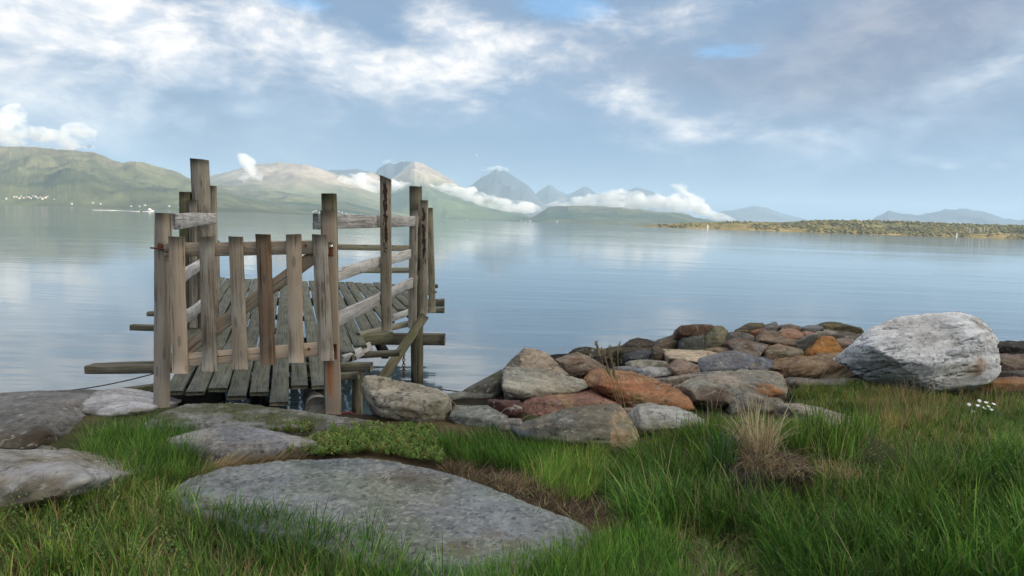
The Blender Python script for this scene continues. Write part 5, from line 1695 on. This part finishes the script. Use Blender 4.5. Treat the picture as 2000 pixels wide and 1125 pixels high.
def blade_arrays(x, y, z, L, lean, ldir, wid, colr, rng, droop=1.0, k=4):
    """Bent tapering strips; lean 0..1 tilts the blade, droop bends it over."""
    n = len(x)
    t = np.linspace(0, 1, k + 1)
    th0 = lean * 0.75
    th1 = lean * 0.75 + droop * (0.35 + 0.9 * lean)
    ang = th0[:, None] + (th1 - th0)[:, None] * t[None, :] ** 1.3
    ds = (L / k)[:, None]
    horiz = np.concatenate([np.zeros((n, 1)), np.cumsum(np.sin(ang[:, :-1]) * ds, 1)], 1)
    vert = np.concatenate([np.zeros((n, 1)), np.cumsum(np.cos(ang[:, :-1]) * ds, 1)], 1)
    cx = x[:, None] + horiz * ldir[:, 0:1]
    cyy = y[:, None] + horiz * ldir[:, 1:2]
    cz = z[:, None] + vert
    tw = rng.uniform(-0.9, 0.9, n)
    sx = -ldir[:, 1] * np.cos(tw) + ldir[:, 0] * np.sin(tw)
    sy = ldir[:, 0] * np.cos(tw) + ldir[:, 1] * np.sin(tw)
    prof = np.array([0.75, 1.0, 0.85, 0.55, 0.0])[:k + 1] if k == 4 else np.linspace(1, 0, k + 1)
    hw = wid[:, None] * 0.5 * prof[None, :]
    nv = 2 * k + 1
    V = np.zeros((n, nv, 3))
    for i in range(k):
        V[:, 2 * i] = np.stack([cx[:, i] - sx * hw[:, i], cyy[:, i] - sy * hw[:, i], cz[:, i]], -1)
        V[:, 2 * i + 1] = np.stack([cx[:, i] + sx * hw[:, i], cyy[:, i] + sy * hw[:, i], cz[:, i]], -1)
    V[:, 2 * k] = np.stack([cx[:, k], cyy[:, k], cz[:, k]], -1)
    quads = np.array([(2 * i, 2 * i + 1, 2 * i + 3, 2 * i + 2) for i in range(k - 1)])
    tri = np.array([(2 * k - 2, 2 * k - 1, 2 * k)])
    off = (np.arange(n) * nv)[:, None, None]
    Q = (quads[None] + off).reshape(-1, 4)
    T = (tri[None] + off).reshape(-1, 3)
    C = np.repeat(colr, nv, 0)
    return V.reshape(-1, 3), Q, T, C


def merge_blades(parts):
    Vs, Qs, Ts, Cs, o = [], [], [], [], 0
    for V, Q, T, C in parts:
        Vs.append(V)
        Qs.append(Q + o)
        Ts.append(T + o)
        Cs.append(C)
        o += len(V)
    return np.concatenate(Vs), [np.concatenate(Qs), np.concatenate(Ts)], np.concatenate(Cs)


G_DEEP, G_MID, G_LIT, G_YEL, G_BLUE = (0.050, 0.122, 0.024), (0.108, 0.225, 0.036), (0.215, 0.355, 0.060), (0.31, 0.285, 0.09), (0.082, 0.155, 0.065)
STRAW, STRAW2, DEAD = (0.40, 0.32, 0.18), (0.30, 0.22, 0.12), (0.19, 0.13, 0.08)


def pick(rng, n, choices):
    """choices: list of (weight, colour)."""
    w_ = np.array([c[0] for c in choices], float)
    idx = rng.choice(len(choices), n, p=w_ / w_.sum())
    c = np.array([c[1] for c in choices])[idx]
    return c * rng.uniform(0.7, 1.3, (n, 1)) * (1 + rng.uniform(-0.1, 0.1, (n, 3)))


SLABS = [px_poly([(345, 962), (365, 940), (440, 915), (545, 903), (680, 896), (760, 901), (860, 923), (920, 941), (970, 964), (1030, 989), (1080, 1011), (1135, 1026), (1150, 1046), (1140, 1058), (1070, 1076),
                  (980, 1100), (920, 1125), (860, 1125), (730, 1060), (600, 1018), (470, 1000), (390, 985)], 0.045),
         px_poly([(325, 857), (365, 846), (430, 834), (456, 829), (490, 836), (535, 846), (610, 858), (625, 866), (575, 872), (470, 872), (430, 880), (350, 862)], 0.05),
         px_poly([(300, 815), (365, 790), (440, 789), (520, 797), (610, 810), (690, 823), (745, 828), (650, 832), (480, 822), (400, 815)], 0.0)]


def tuft_field(name, label, poly_px, density, length, spread, colors, seed, comb=(0.0, 0.0), tuft_r=0.10, width=0.0045, droop=1.0, lean=(0.15, 0.6), z0=None, avoid=True, patchy=0.0, dens_fn=None, kind='stuff'):
    rng = np.random.default_rng(seed)
    poly = px_poly(poly_px)
    lo, hi = poly.min(0), poly.max(0)
    area = np.prod(hi - lo)
    nt = max(1, int(area * density / 26))
    tx, ty = rng.uniform(lo[0], hi[0], nt), rng.uniform(lo[1], hi[1], nt)
    k = inside(poly, tx, ty)
    tx, ty = tx[k], ty[k]
    nb = rng.integers(14, 44, len(tx))
    scale_t = np.repeat(rng.uniform(0.5, 1.3, len(tx)), nb)
    hue = np.repeat(rng.uniform(0.62, 1.38, len(tx)), nb)
    x0, y0 = np.repeat(tx, nb), np.repeat(ty, nb)
    n = len(x0)
    a = rng.uniform(0, 2 * np.pi, n)
    r = tuft_r * 0.72 * np.sqrt(rng.uniform(0, 1, n))
    x, y = x0 + np.cos(a) * r, y0 + np.sin(a) * r
    keep = np.ones(n, bool)
    if avoid:
        for s in SLABS:
            keep &= ~inside(s.mean(0) + (s - s.mean(0)) * 0.95, x + 0.05 * fbm(np.column_stack([x * 5, y * 5, x * 0]), 61, 3), y + 0.05 * fbm(np.column_stack([x * 5, y * 5, x * 0 + 7]), 62, 3))
    if patchy:
        keep &= fbm(np.column_stack([x * 2.3, y * 2.3, x * 0 + seed]), seed, 3) > (patchy - 0.6)
    if dens_fn is not None:
        keep &= dens_fn(x, y, rng)
    x, y, a, r, scale_t, hue = x[keep], y[keep], a[keep], r[keep], scale_t[keep], hue[keep]
    n = len(x)
    z = ground_z(x, y) - 0.01 if z0 is None else np.full(n, z0)
    L = length * scale_t * rng.uniform(0.55, 1.15, n)
    wind = fbm(np.column_stack([x * 1.3, y * 1.3, x * 0 + 3]), 91, 3)
    dirx = np.cos(a) * spread + comb[0] + 0.35 * wind + rng.normal(0, 0.25, n)
    diry = np.sin(a) * spread + comb[1] + rng.normal(0, 0.25, n)
    mag = np.hypot(dirx, diry) + 1e-6
    ld = np.column_stack([dirx / mag, diry / mag])
    le = np.clip(rng.uniform(lean[0], lean[1], n) * (0.5 + 0.5 * mag), 0.02, 1.1)
    pat = fbm(np.column_stack([x * 1.7, y * 1.7, x * 0]), 55, 3)
    yel = fbm(np.column_stack([x * 0.9, y * 1.4, x * 0 + 2]), 56, 3)[:, None]
    c = pick(rng, n, colors) * hue[:, None] * (1 + 0.5 * pat)[:, None] * (1 + yel * np.array([0.38, 0.12, 0.15]))
    wd = width * rng.choice([0.6, 0.9, 1.0, 1.3, 1.9], n, p=[.25, .3, .25, .15, .05])
    A = blade_arrays(x, y, z, L, le, ld, wd, c, rng, droop)
    V, F, C = merge_blades([A])
    o = link(name, mesh_np(name, V, F, MAT_GRASS, False, np.clip(C, 0.004, 0.7)))
    tag(o, label, 'grass' if kind == 'stuff' else None, None, kind)
    return n


NG = 0
lush = [(4, G_DEEP), (5, G_MID), (2.5, G_LIT), (0.5, G_YEL), (0.25, STRAW2)]
# left tussock between the slabs
NG += tuft_field('grass', 'fine dark green grass tussock between the left rocks and the flat slab', [(160, 900), (185, 862), (250, 845), (330, 838), (370, 850), (390, 880), (400, 925), (370, 948), (300, 950), (225, 930)],
                 9000, 0.20, 0.9, [(5, G_DEEP), (4, G_MID), (1.5, G_LIT), (0.15, STRAW2)], 101, (0.25, -0.25), 0.09, 0.0032, 0.9)
NG += tuft_field('grass', 'short grass fringe below the mossy slab at the left', [(200, 850), (300, 822), (420, 830), (400, 850), (330, 862), (250, 872)], 4500, 0.10, 0.7, lush, 102, (0, -0.2), 0.06, 0.003)
# bottom left meadow
NG += tuft_field('grass', 'rough mixed green grass filling the bottom left corner', [(-80, 1200), (-80, 1010), (40, 985), (140, 955), (230, 940), (330, 958), (380, 990), (470, 1004), (600, 1022), (720, 1065), (850, 1130), (900, 1200)],
                 5200, 0.17, 0.9, [(3.2, G_DEEP), (4, G_MID), (3.0, G_LIT), (0.9, G_YEL), (0.5, STRAW), (0.4, STRAW2)], 103, (0.15, -0.1), 0.09, 0.0048, 1.0)
NG += tuft_field('grass', 'longer arching grass leaning over the near edge of the flat slab', [(400, 1030), (430, 1000), (520, 1000), (640, 1018), (740, 1060), (850, 1110), (900, 1160), (760, 1160), (600, 1110), (480, 1080)],
                 4200, 0.24, 0.8, [(4, G_DEEP), (5, G_MID), (2.5, G_LIT), (0.4, G_YEL)], 104, (0.35, 0.25), 0.10, 0.0046, 1.3)
NG += tuft_field('dry_grass', 'yellowed dry grass patch in the bottom left meadow', [(180, 1140), (250, 1030), (360, 1010), (450, 1050), (480, 1140), (340, 1170)],
                 2600, 0.14, 1.1, [(2, G_YEL), (3, STRAW), (2.5, STRAW2), (1.5, DEAD)], 105, (0.2, -0.1), 0.10, 0.0036, 1.0, (0.4, 1.0))
# bottom centre
NG += tuft_field('grass', 'bright soft green grass at the bottom centre beside the slab', [(880, 1200), (930, 1118), (1010, 1095), (1090, 1078), (1160, 1058), (1210, 1040), (1280, 1060), (1330, 1090), (1340, 1200)],
                 9500, 0.15, 0.8, [(2, G_DEEP), (5, G_MID), (5, G_LIT), (0.5, G_YEL)], 106, (-0.1, 0.0), 0.08, 0.0036, 0.7)
NG += tuft_field('dry_grass', 'trampled yellowish grass at the bottom right of centre', [(1280, 1200), (1290, 1050), (1400, 1020), (1560, 1060), (1720, 1110), (1720, 1200)],
                 8500, 0.10, 1.2, [(6, G_MID), (2, G_LIT), (2, G_YEL), (2, STRAW), (1.6, STRAW2), (.6, DEAD)], 107, (0.1, 0.0), 0.10, 0.0038, 1.0, (0.35, 1.0))
# tussock row along the foot of the rocks
NG += tuft_field('grass', 'combed green grass band along the foot of the right bank', [(830, 868), (900, 850), (1000, 858), (1090, 875), (1170, 880), (1200, 905), (1150, 930), (1060, 925), (960, 905), (880, 893)],
                 9000, 0.16, 0.7, [(4, G_DEEP), (5, G_MID), (2, G_LIT), (0.3, G_YEL)], 108, (-0.55, -0.35), 0.09, 0.0032, 1.0)
NG += tuft_field('grass', 'yellow-green tussock in front of the pointed blue and tan rock', [(1040, 940), (1080, 890), (1150, 880), (1190, 910), (1170, 965), (1090, 975)],
                 8000, 0.17, 0.8, [(2, G_MID), (4, G_LIT), (2, G_YEL)], 109, (0.1, -0.2), 0.09, 0.0032, 0.8)
# the right-hand meadow
NG += tuft_field('grass', 'long dark green grass sweeping over the right of the shore',
                 [(1220, 1010), (1220, 940), (1250, 890), (1310, 885), (1390, 900), (1450, 950), (1560, 975), (1720, 940), (1900, 925), (2150, 925), (2200, 1200), (1560, 1200), (1500, 1060), (1300, 1050), (1220, 1035)],
                 4600, 0.27, 0.55, [(4.5, G_DEEP), (5, G_MID), (2.6, G_LIT), (0.5, G_BLUE), (0.25, G_YEL), (0.2, STRAW2)], 110, (-0.50, -0.28), 0.12, 0.0052, 1.15, (0.25, 0.8))
NG += tuft_field('grass', 'fine combed grass between the soil and the long grass', [(1190, 975), (1190, 930), (1240, 885), (1330, 865), (1400, 880), (1380, 960), (1290, 1010), (1230, 1015)],
                 5500, 0.18, 0.6, [(5, G_DEEP), (5, G_MID), (1.2, G_LIT), (0.4, STRAW2)], 111, (-0.6, -0.2), 0.10, 0.0032, 1.1)
NG += tuft_field('grass', 'bright tall grass at the bottom right corner', [(1600, 1200), (1650, 1040), (1800, 960), (2000, 930), (2200, 930), (2250, 1200)],
                 2600, 0.30, 0.6, [(2.5, G_DEEP), (4, G_MID), (4.5, G_LIT), (0.4, G_YEL)], 112, (-0.30, -0.1), 0.11, 0.0058, 1.0, (0.2, 0.75))
NG += tuft_field('grass', 'shorter mixed grass in front of the white boulder',
                 [(1530, 800), (1560, 762), (1660, 752), (1760, 765), (1900, 768), (2100, 760), (2200, 800), (2200, 900), (1950, 890), (1760, 900), (1680, 870), (1640, 835), (1570, 820)],
                 6000, 0.095, 0.8, [(3, G_DEEP), (4.5, G_MID), (3, G_LIT), (2.4, G_YEL), (0.7, STRAW)], 113, (-0.1, -0.1), 0.09, 0.0042, 0.8)
NG += tuft_field('grass', 'olive yellow grass tufts below the white boulder', [(1660, 800), (1700, 765), (1800, 770), (1850, 800), (1830, 840), (1720, 850)],
                 3000, 0.15, 0.8, [(2, G_MID), (4, G_YEL), (1.5, STRAW), (1, STRAW2)], 114, (0.0, 0.0), 0.09, 0.004, 0.8)
NG += tuft_field('grass', 'green grass fringe at the foot of the flat blue slab', [(1190, 895), (1260, 862), (1330, 852), (1440, 862), (1520, 872), (1640, 890), (1680, 900), (1500, 930), (1350, 890)],
                 5200, 0.085, 0.8, [(4, G_DEEP), (4, G_MID), (2, G_LIT), (1.2, G_YEL), (0.5, STRAW2)], 115, (-0.2, -0.1), 0.08, 0.0038, 0.8)
NG += tuft_field('grass', 'tall grass standing round the dead tuft', [(1540, 930), (1560, 885), (1600, 880), (1680, 890), (1720, 920), (1660, 965), (1560, 975)],
                 2600, 0.22, 0.7, [(3, G_DEEP), (4, G_MID), (3, G_LIT), (0.8, G_YEL), (0.8, STRAW)], 116, (-0.15, 0.05), 0.09, 0.0055, 0.8, (0.1, 0.6))
# outlying grass beyond the frame and up the slope behind
NG += tuft_field('grass', 'ordinary turf continuing outside the picture on both sides', [(-900, 1110), (-900, 900), (-60, 900), (-60, 1110)], 500, 0.2, 0.8, lush, 117, (0, 0), 0.15, 0.008)
NG += tuft_field('grass', 'ordinary turf continuing beyond the right edge of the picture', [(2100, 1200), (2100, 770), (3000, 800), (3000, 1200)], 900, 0.22, 0.8, lush, 118, (-0.3, -0.1), 0.15, 0.007)
# litter
NG += tuft_field('dry_litter', 'brown dead grass litter on bare soil beside the flat slab', [(830, 905), (900, 900), (980, 928), (1060, 950), (1160, 975), (1230, 1010), (1210, 1040), (1140, 1025), (1040, 985), (960, 955), (880, 925)],
                 5000, 0.12, 1.0, [(3, STRAW2), (5, DEAD), (2, (0.09, 0.06, 0.04)), (0.5, STRAW)], 118, (0.5, -0.3), 0.10, 0.0034, 0.25, (1.6, 2.1))
NG += tuft_field('dry_litter', 'straw-coloured dead grass lying along the back edge of the flat slab', [(330, 950), (380, 915), (440, 890), (520, 872), (600, 868), (640, 880), (600, 898), (500, 905), (430, 915), (360, 945)],
                 5500, 0.16, 0.6, [(3, STRAW), (4, STRAW2), (2, DEAD), (1, G_YEL)], 119, (0.8, 0.3), 0.09, 0.0032, 0.25, (1.3, 1.9), avoid=False)


# seed stalks and dry stems scattered through the meadow
NG += tuft_field('dry_grass', 'thin dry seed stalks standing among the green grass of the meadow',
                 [(-80, 1200), (-80, 1010), (140, 955), (330, 958), (600, 1022), (850, 1130), (1000, 1110), (1200, 1040), (1240, 900), (1400, 890), (1560, 800), (1800, 770), (2150, 770), (2200, 1200)],
                 80, 0.30, 0.5, [(4, STRAW), (3, STRAW2), (1, DEAD), (1, G_YEL)], 130, (-0.15, -0.1), 0.5, 0.0030, 0.5, (0.05, 0.6))
NG += tuft_field('dry_grass', 'matted dead thatch showing between the tufts of the meadow',
                 [(-80, 1200), (-80, 1010), (140, 955), (330, 958), (600, 1022), (850, 1130), (1000, 1110), (1240, 1010), (1400, 960), (1560, 800), (1800, 770), (2150, 770), (2200, 1200)],
                 260, 0.13, 1.0, [(3, STRAW2), (3, DEAD), (1.5, STRAW), (2, G_YEL)], 131, (0.0, -0.1), 0.35, 0.0036, 0.6, (0.7, 1.6))


# ---- single plants
def clump(name, label, cat, px, py, n, L, wid, colors, seed, r=0.08, lean=(0.1, 0.7), droop=0.9, group=None, z=None, comb=(0, 0)):
    # several uneven sub-tufts in one clump
    rng = np.random.default_rng(seed)
    p = on_z(px, py, 0.0)
    p = on_z(px, py, gz(p.x, p.y) if z is None else z)
    a = rng.uniform(0, 2 * np.pi, n)
    rr = r * np.sqrt(rng.uniform(0, 1, n))
    x, y = np.cos(a) * rr, np.sin(a) * rr
    sub = rng.integers(0, 7, n)
    sdx, sdy, sl = rng.normal(0, .7, 7)[sub], rng.normal(0, .7, 7)[sub], rng.uniform(0.55, 1.15, 7)[sub]
    dx_, dy_ = np.cos(a) * 0.7 + sdx + comb[0] + rng.normal(0, .35, n), np.sin(a) * 0.7 + sdy + comb[1] + rng.normal(0, .35, n)
    m_ = np.hypot(dx_, dy_)
    ld = np.column_stack([dx_ / m_, dy_ / m_])
    A = blade_arrays(x, y, np.zeros(n) - 0.01, L * sl * rng.uniform(0.4, 1.15, n), rng.uniform(lean[0], lean[1], n), ld, wid * rng.uniform(0.7, 1.3, n), pick(rng, n, colors), rng, droop)
    V, F, C = merge_blades([A])
    o = link(name, mesh_np(name, V, F, MAT_GRASS, False, np.clip(C, 0.01, 0.7)), None, Matrix.Translation(p))
    tag(o, label, cat, group)
    return o


clump('dead_grass_tuft', 'straw-coloured dead grass tuft standing on the turf bank, the upright one', 'grass tuft', 1480, 885, 330, 0.46, 0.0048, [(6, (0.62, 0.52, 0.33)), (3, STRAW), (2, STRAW2)], 201, 0.10, (0.0, 0.95), 0.9)
clump('dead_grass_tuft', 'drooping brown dead grass hanging over the dark face of the turf bank', 'grass tuft', 1510, 915, 260, 0.32, 0.0042, [(4, STRAW2), (2, DEAD), (3, STRAW)], 202, 0.17, (0.5, 1.2), 1.6, comb=(0.2, -0.8))
clump('dead_grass_tuft', 'small pale dead grass tuft right of the turf bank', 'grass tuft', 1640, 925, 160, 0.15, 0.004, [(3, STRAW2), (2, STRAW), (2, G_YEL)], 203, 0.12, (0.3, 1.0), 1.0)
clump('broad_leaved_grass', 'dark broad-bladed grass clump left of the dead tuft', 'grass tuft', 1415, 900, 60, 0.36, 0.010, [(4, G_BLUE), (3, G_DEEP), (1, G_MID)], 204, 0.08, (0.05, 0.5), 0.7)
clump('broad_leaved_grass', 'bright broad-bladed grass clump in front of the flat pale slab', 'grass tuft', 1640, 885, 70, 0.26, 0.009, [(3, G_LIT), (3, G_MID)], 205, 0.12, (0.1, 0.6), 0.8)
clump('broad_leaved_grass', 'bright broad-bladed grass clump right behind the dead tuft', 'grass tuft', 1520, 870, 60, 0.26, 0.008, [(3, G_LIT), (3, G_MID)], 206, 0.14, (0.05, 0.5), 0.7)


def stalks(name, label, lines, D, seed, col, heads=0.0, r=0.0022, group=None, cat='dry stem'):
    """Dry stems; lines are pixel polylines (bottom to top) in one clump at about depth D."""
    rng = np.random.default_rng(seed)
    p0 = at(*lines[0][0], D)
    e = empty(name, p0)
    tag(e, label, cat, group)
    for i, ln in enumerate(lines):
        dd = D + rng.uniform(-0.05, 0.05)
        pts = [at(a, b, dd + 0.03 * j) for j, (a, b) in enumerate(ln)]
        ctrl = np.array([p[:] for p in pts])
        tt = np.linspace(0, len(ctrl) - 1, 9)
        P = np.column_stack([np.interp(tt, np.arange(len(ctrl)), ctrl[:, q]) for q in range(3)])
        me = tube('stem', [Vector(q) for q in P], r * D / 6.0, None, 5)
        c = np.ones((len(me.vertices), 4), np.float32)
        c[:, :3] = np.array(col) * rng.uniform(0.8, 1.2)
        me.color_attributes.new('col', 'FLOAT_COLOR', 'POINT').data.foreach_set('color', c.ravel())
        me.materials.append(MAT_GRASS)
        st = link('stem', me, e)
        st.matrix_basis = Matrix.Translation(-p0)
        if heads > 0:
            nh = 26
            ax = P[-1] - P[-3]
            t = rng.uniform(0.0, 1.0, nh)
            base = P[-3] + ax * t[:, None]
            a = rng.uniform(0, 2 * np.pi, nh)
            dirs = np.column_stack([np.cos(a), np.sin(a)])
            A = blade_arrays(base[:, 0], base[:, 1], base[:, 2], np.full(nh, heads) * rng.uniform(.6, 1.2, nh), rng.uniform(0.2, 0.7, nh), dirs, np.full(nh, heads * 0.16), pick(rng, nh, [(1, col)]), rng, 0.5)
            V, F, C = merge_blades([A])
            sh = link('seed_head', mesh_np('seed_head', V, F, MAT_GRASS, False, C), e)
            sh.matrix_basis = Matrix.Translation(-p0)


stalks('seeding_grass', 'tall dry seeding grass in front of the orange whale-backed rock',
       [[(1212, 795), (1200, 755), (1186, 710), (1176, 684)], [(1216, 795), (1204, 740), (1194, 700), (1191, 680)], [(1208, 795), (1190, 745), (1176, 706), (1163, 672)],
        [(1220, 795), (1211, 740), (1206, 700), (1210, 676)], [(1214, 795), (1206, 760), (1196, 725)], [(1206, 795), (1198, 750), (1184, 722)], [(1222, 795), (1208, 750), (1190, 694)]],
       6.1, 1, (0.34, 0.27, 0.15), 0.05)
stalks('dry_stem', 'single long dry stem leaning left over the layered tan rock', [[(1545, 768), (1530, 720), (1513, 690), (1502, 672)]], 6.7, 2, (0.30, 0.27, 0.16))
stalks('dry_stem', 'single green-grey stem leaning right in front of the layered ledge', [[(1578, 788), (1595, 750), (1610, 728), (1621, 712)]], 6.4, 3, (0.25, 0.27, 0.14))
stalks('dry_stem', 'forked straw stems standing below the white boulder', [[(1785, 812), (1785, 770), (1785, 735)], [(1783, 812), (1774, 785), (1770, 755), (1765, 738)], [(1788, 812), (1800, 780), (1815, 760)], [(1783, 812), (1776, 770), (1772, 742)]],
       6.6, 4, (0.34, 0.27, 0.15))
stalks('dry_stem', 'curled pale stem in the hollow left of the purple rock', [[(955, 835), (975, 810), (988, 797), (999, 797)], [(985, 842), (1010, 822), (1035, 810), (1055, 808)]], 5.75, 5, (0.36, 0.30, 0.20))
stalks('dry_stem', 'dry stems in front of the dark edge of the left grey slab', [[(132, 868), (112, 835), (95, 805), (86, 795)], [(130, 868), (105, 845), (80, 832), (62, 828)], [(134, 868), (118, 850), (110, 830)]], 5.4, 6, (0.34, 0.26, 0.17))
stalks('dry_stem', 'upright straw stalks in front of the dark lichened rock', [[(1392, 850), (1391, 800), (1390, 782)], [(1408, 846), (1409, 810), (1408, 790)], [(1398, 800), (1404, 770), (1412, 755)]], 5.5, 7, (0.38, 0.29, 0.2))
stalks('dry_stem', 'faint dry stems beside the greenish rock ledge', [[(905, 815), (890, 790), (880, 780), (870, 772)]], 5.9, 8, (0.34, 0.28, 0.2))


# ---- fleshy green ground cover on the back edge of the slabs
def cover(label, poly_px, n, seed, h=0.05, colors=((0.17, 0.27, 0.06), (0.25, 0.34, 0.09), (0.10, 0.18, 0.04), (0.26, 0.22, 0.08))):
    rng = np.random.default_rng(seed)
    poly = px_poly(poly_px)
    lo, hi = poly.min(0), poly.max(0)
    V, F, C, base = [], [], [], 0
    cnt = 0
    while cnt < n:
        x, y = rng.uniform(lo[0], hi[0]), rng.uniform(lo[1], hi[1])
        if not inside(poly, np.array([x]), np.array([y]))[0]:
            continue
        cnt += 1
        z = gz(x, y) + 0.03
        hh = h * rng.uniform(0.5, 1.6)
        lx, ly = rng.normal(0, 0.3, 2)
        colr = np.array(colors[rng.choice(len(colors), p=(0.4, 0.3, 0.2, 0.1))]) * rng.uniform(0.7, 1.35)
        m = rng.integers(9, 15)
        for j in range(m):
            t = j / m
            px_, py_, pz_ = x + lx * hh * t, y + ly * hh * t, z + hh * t
            a = j * 2.4 + rng.uniform(-.3, .3)
            l_ = 0.020 * (1.15 - 0.6 * t) * rng.uniform(.8, 1.3)
            wv = l_ * 0.38
            d = np.array([math.cos(a), math.sin(a), 0.35 + 0.9 * t])
            d /= np.linalg.norm(d)
            s = np.array([-math.sin(a), math.cos(a), 0])
            o_ = np.array([px_, py_, pz_])
            V += [o_, o_ + d * l_ * .5 + s * wv, o_ + d * l_, o_ + d * l_ * .5 - s * wv]
            F.append((base, base + 1, base + 2, base + 3))
            C += [colr] * 4
            base += 4
    o = link('ground_cover', mesh_np('ground_cover', np.array(V), np.array(F), MAT_GRASS, False, np.array(C)))
    tag(o, label, 'ground cover', None, 'stuff')


cover('fleshy light green ground cover spilling over the mossy slab', [(380, 836), (400, 822), (440, 806), (470, 808), (500, 822), (560, 836), (620, 840), (610, 852), (520, 846), (440, 838)], 700, 301, 0.05)
cover('fleshy green ground cover along the back edge of the flat slab', [(560, 890), (600, 868), (650, 852), (630, 842), (700, 842), (800, 840), (850, 846), (840, 866), (870, 895), (860, 912), (800, 902), (720, 888), (640, 894)], 1150, 302, 0.04)


# ---- white flowers right of the boulder
def flowers():
    p = on_z(1915, 812, 0.02)
    e = empty('white_flower_plant', p)
    tag(e, 'low plant with a cluster of small white flowers at the right edge', 'flower')
    rng = np.random.default_rng(8)
    D = p.y
    spots = [(1893, 790), (1913, 783), (1910, 792), (1926, 786), (1931, 794), (1941, 789), (1922, 797), (1902, 804), (1936, 800)]
    for i, (a, b) in enumerate(spots):
        q = at(a, b, D + rng.uniform(-0.06, 0.06))
        V, F = [(0, 0, 0.004)], []
        m = 12
        for j in range(m):
            an = 2 * math.pi * j / m
            r_ = 0.019 * (1.0 if j % 2 == 0 else 0.72)
            V.append((math.cos(an) * r_, math.sin(an) * r_, 0.001))
        F = np.array([(0, 1 + j, 1 + (j + 1) % m) for j in range(m)])
        M = Matrix.Translation(q) @ Matrix.Rotation(rng.uniform(0.2, 0.9), 4, 'X') @ Matrix.Rotation(rng.uniform(-0.4, 0.4), 4, 'Y')
        link('flower_head', mesh_np('flower_head', np.array(V), F, MAT_PLAIN, False, np.tile([0.8, 0.8, 0.77], (len(V), 1))), e, M)
        foot = Vector((p.x + (q.x - p.x) * 0.4, p.y, p.z))
        me = tube('stem', [foot.lerp(q, t) for t in np.linspace(0, 1, 5)], 0.002, MAT_GRASS, 5)
        c = np.ones((len(me.vertices), 4), np.float32)
        c[:, :3] = (0.06, 0.11, 0.03)
        me.color_attributes.new('col', 'FLOAT_COLOR', 'POINT').data.foreach_set('color', c.ravel())
        link('stem', me, e, Matrix.Identity(4))
    n = 160
    a = rng.uniform(0, 6.28, n)
    rr = 0.14 * np.sqrt(rng.uniform(0, 1, n))
    A = blade_arrays(np.cos(a) * rr, np.sin(a) * rr, np.zeros(n), rng.uniform(0.04, 0.12, n), rng.uniform(0.2, 0.8, n), np.column_stack([np.cos(a), np.sin(a)]), np.full(n, 0.012), pick(rng, n, [(3, G_DEEP), (2, G_BLUE), (1, G_MID)]), rng, 0.8)
    V, F, C = merge_blades([A])
    link('leaves', mesh_np('leaves', V, F, MAT_GRASS, False, C), e, Matrix.Translation(p))


flowers()
cover('low broad-leaved weeds scattered through the meadow at the right', [(1560, 1010), (1700, 930), (1900, 930), (2050, 960), (2050, 1150), (1700, 1150)], 260, 303, 0.16, ((0.10, 0.19, 0.05), (0.16, 0.26, 0.06), (0.07, 0.13, 0.04), (0.2, 0.2, 0.07)))
cover('low broad-leaved weeds scattered through the bottom left grass', [(-60, 1130), (0, 1020), (200, 970), (320, 1000), (420, 1130)], 160, 304, 0.12, ((0.10, 0.19, 0.05), (0.16, 0.26, 0.06), (0.07, 0.13, 0.04), (0.2, 0.2, 0.07)))
print('BLADES', NG)
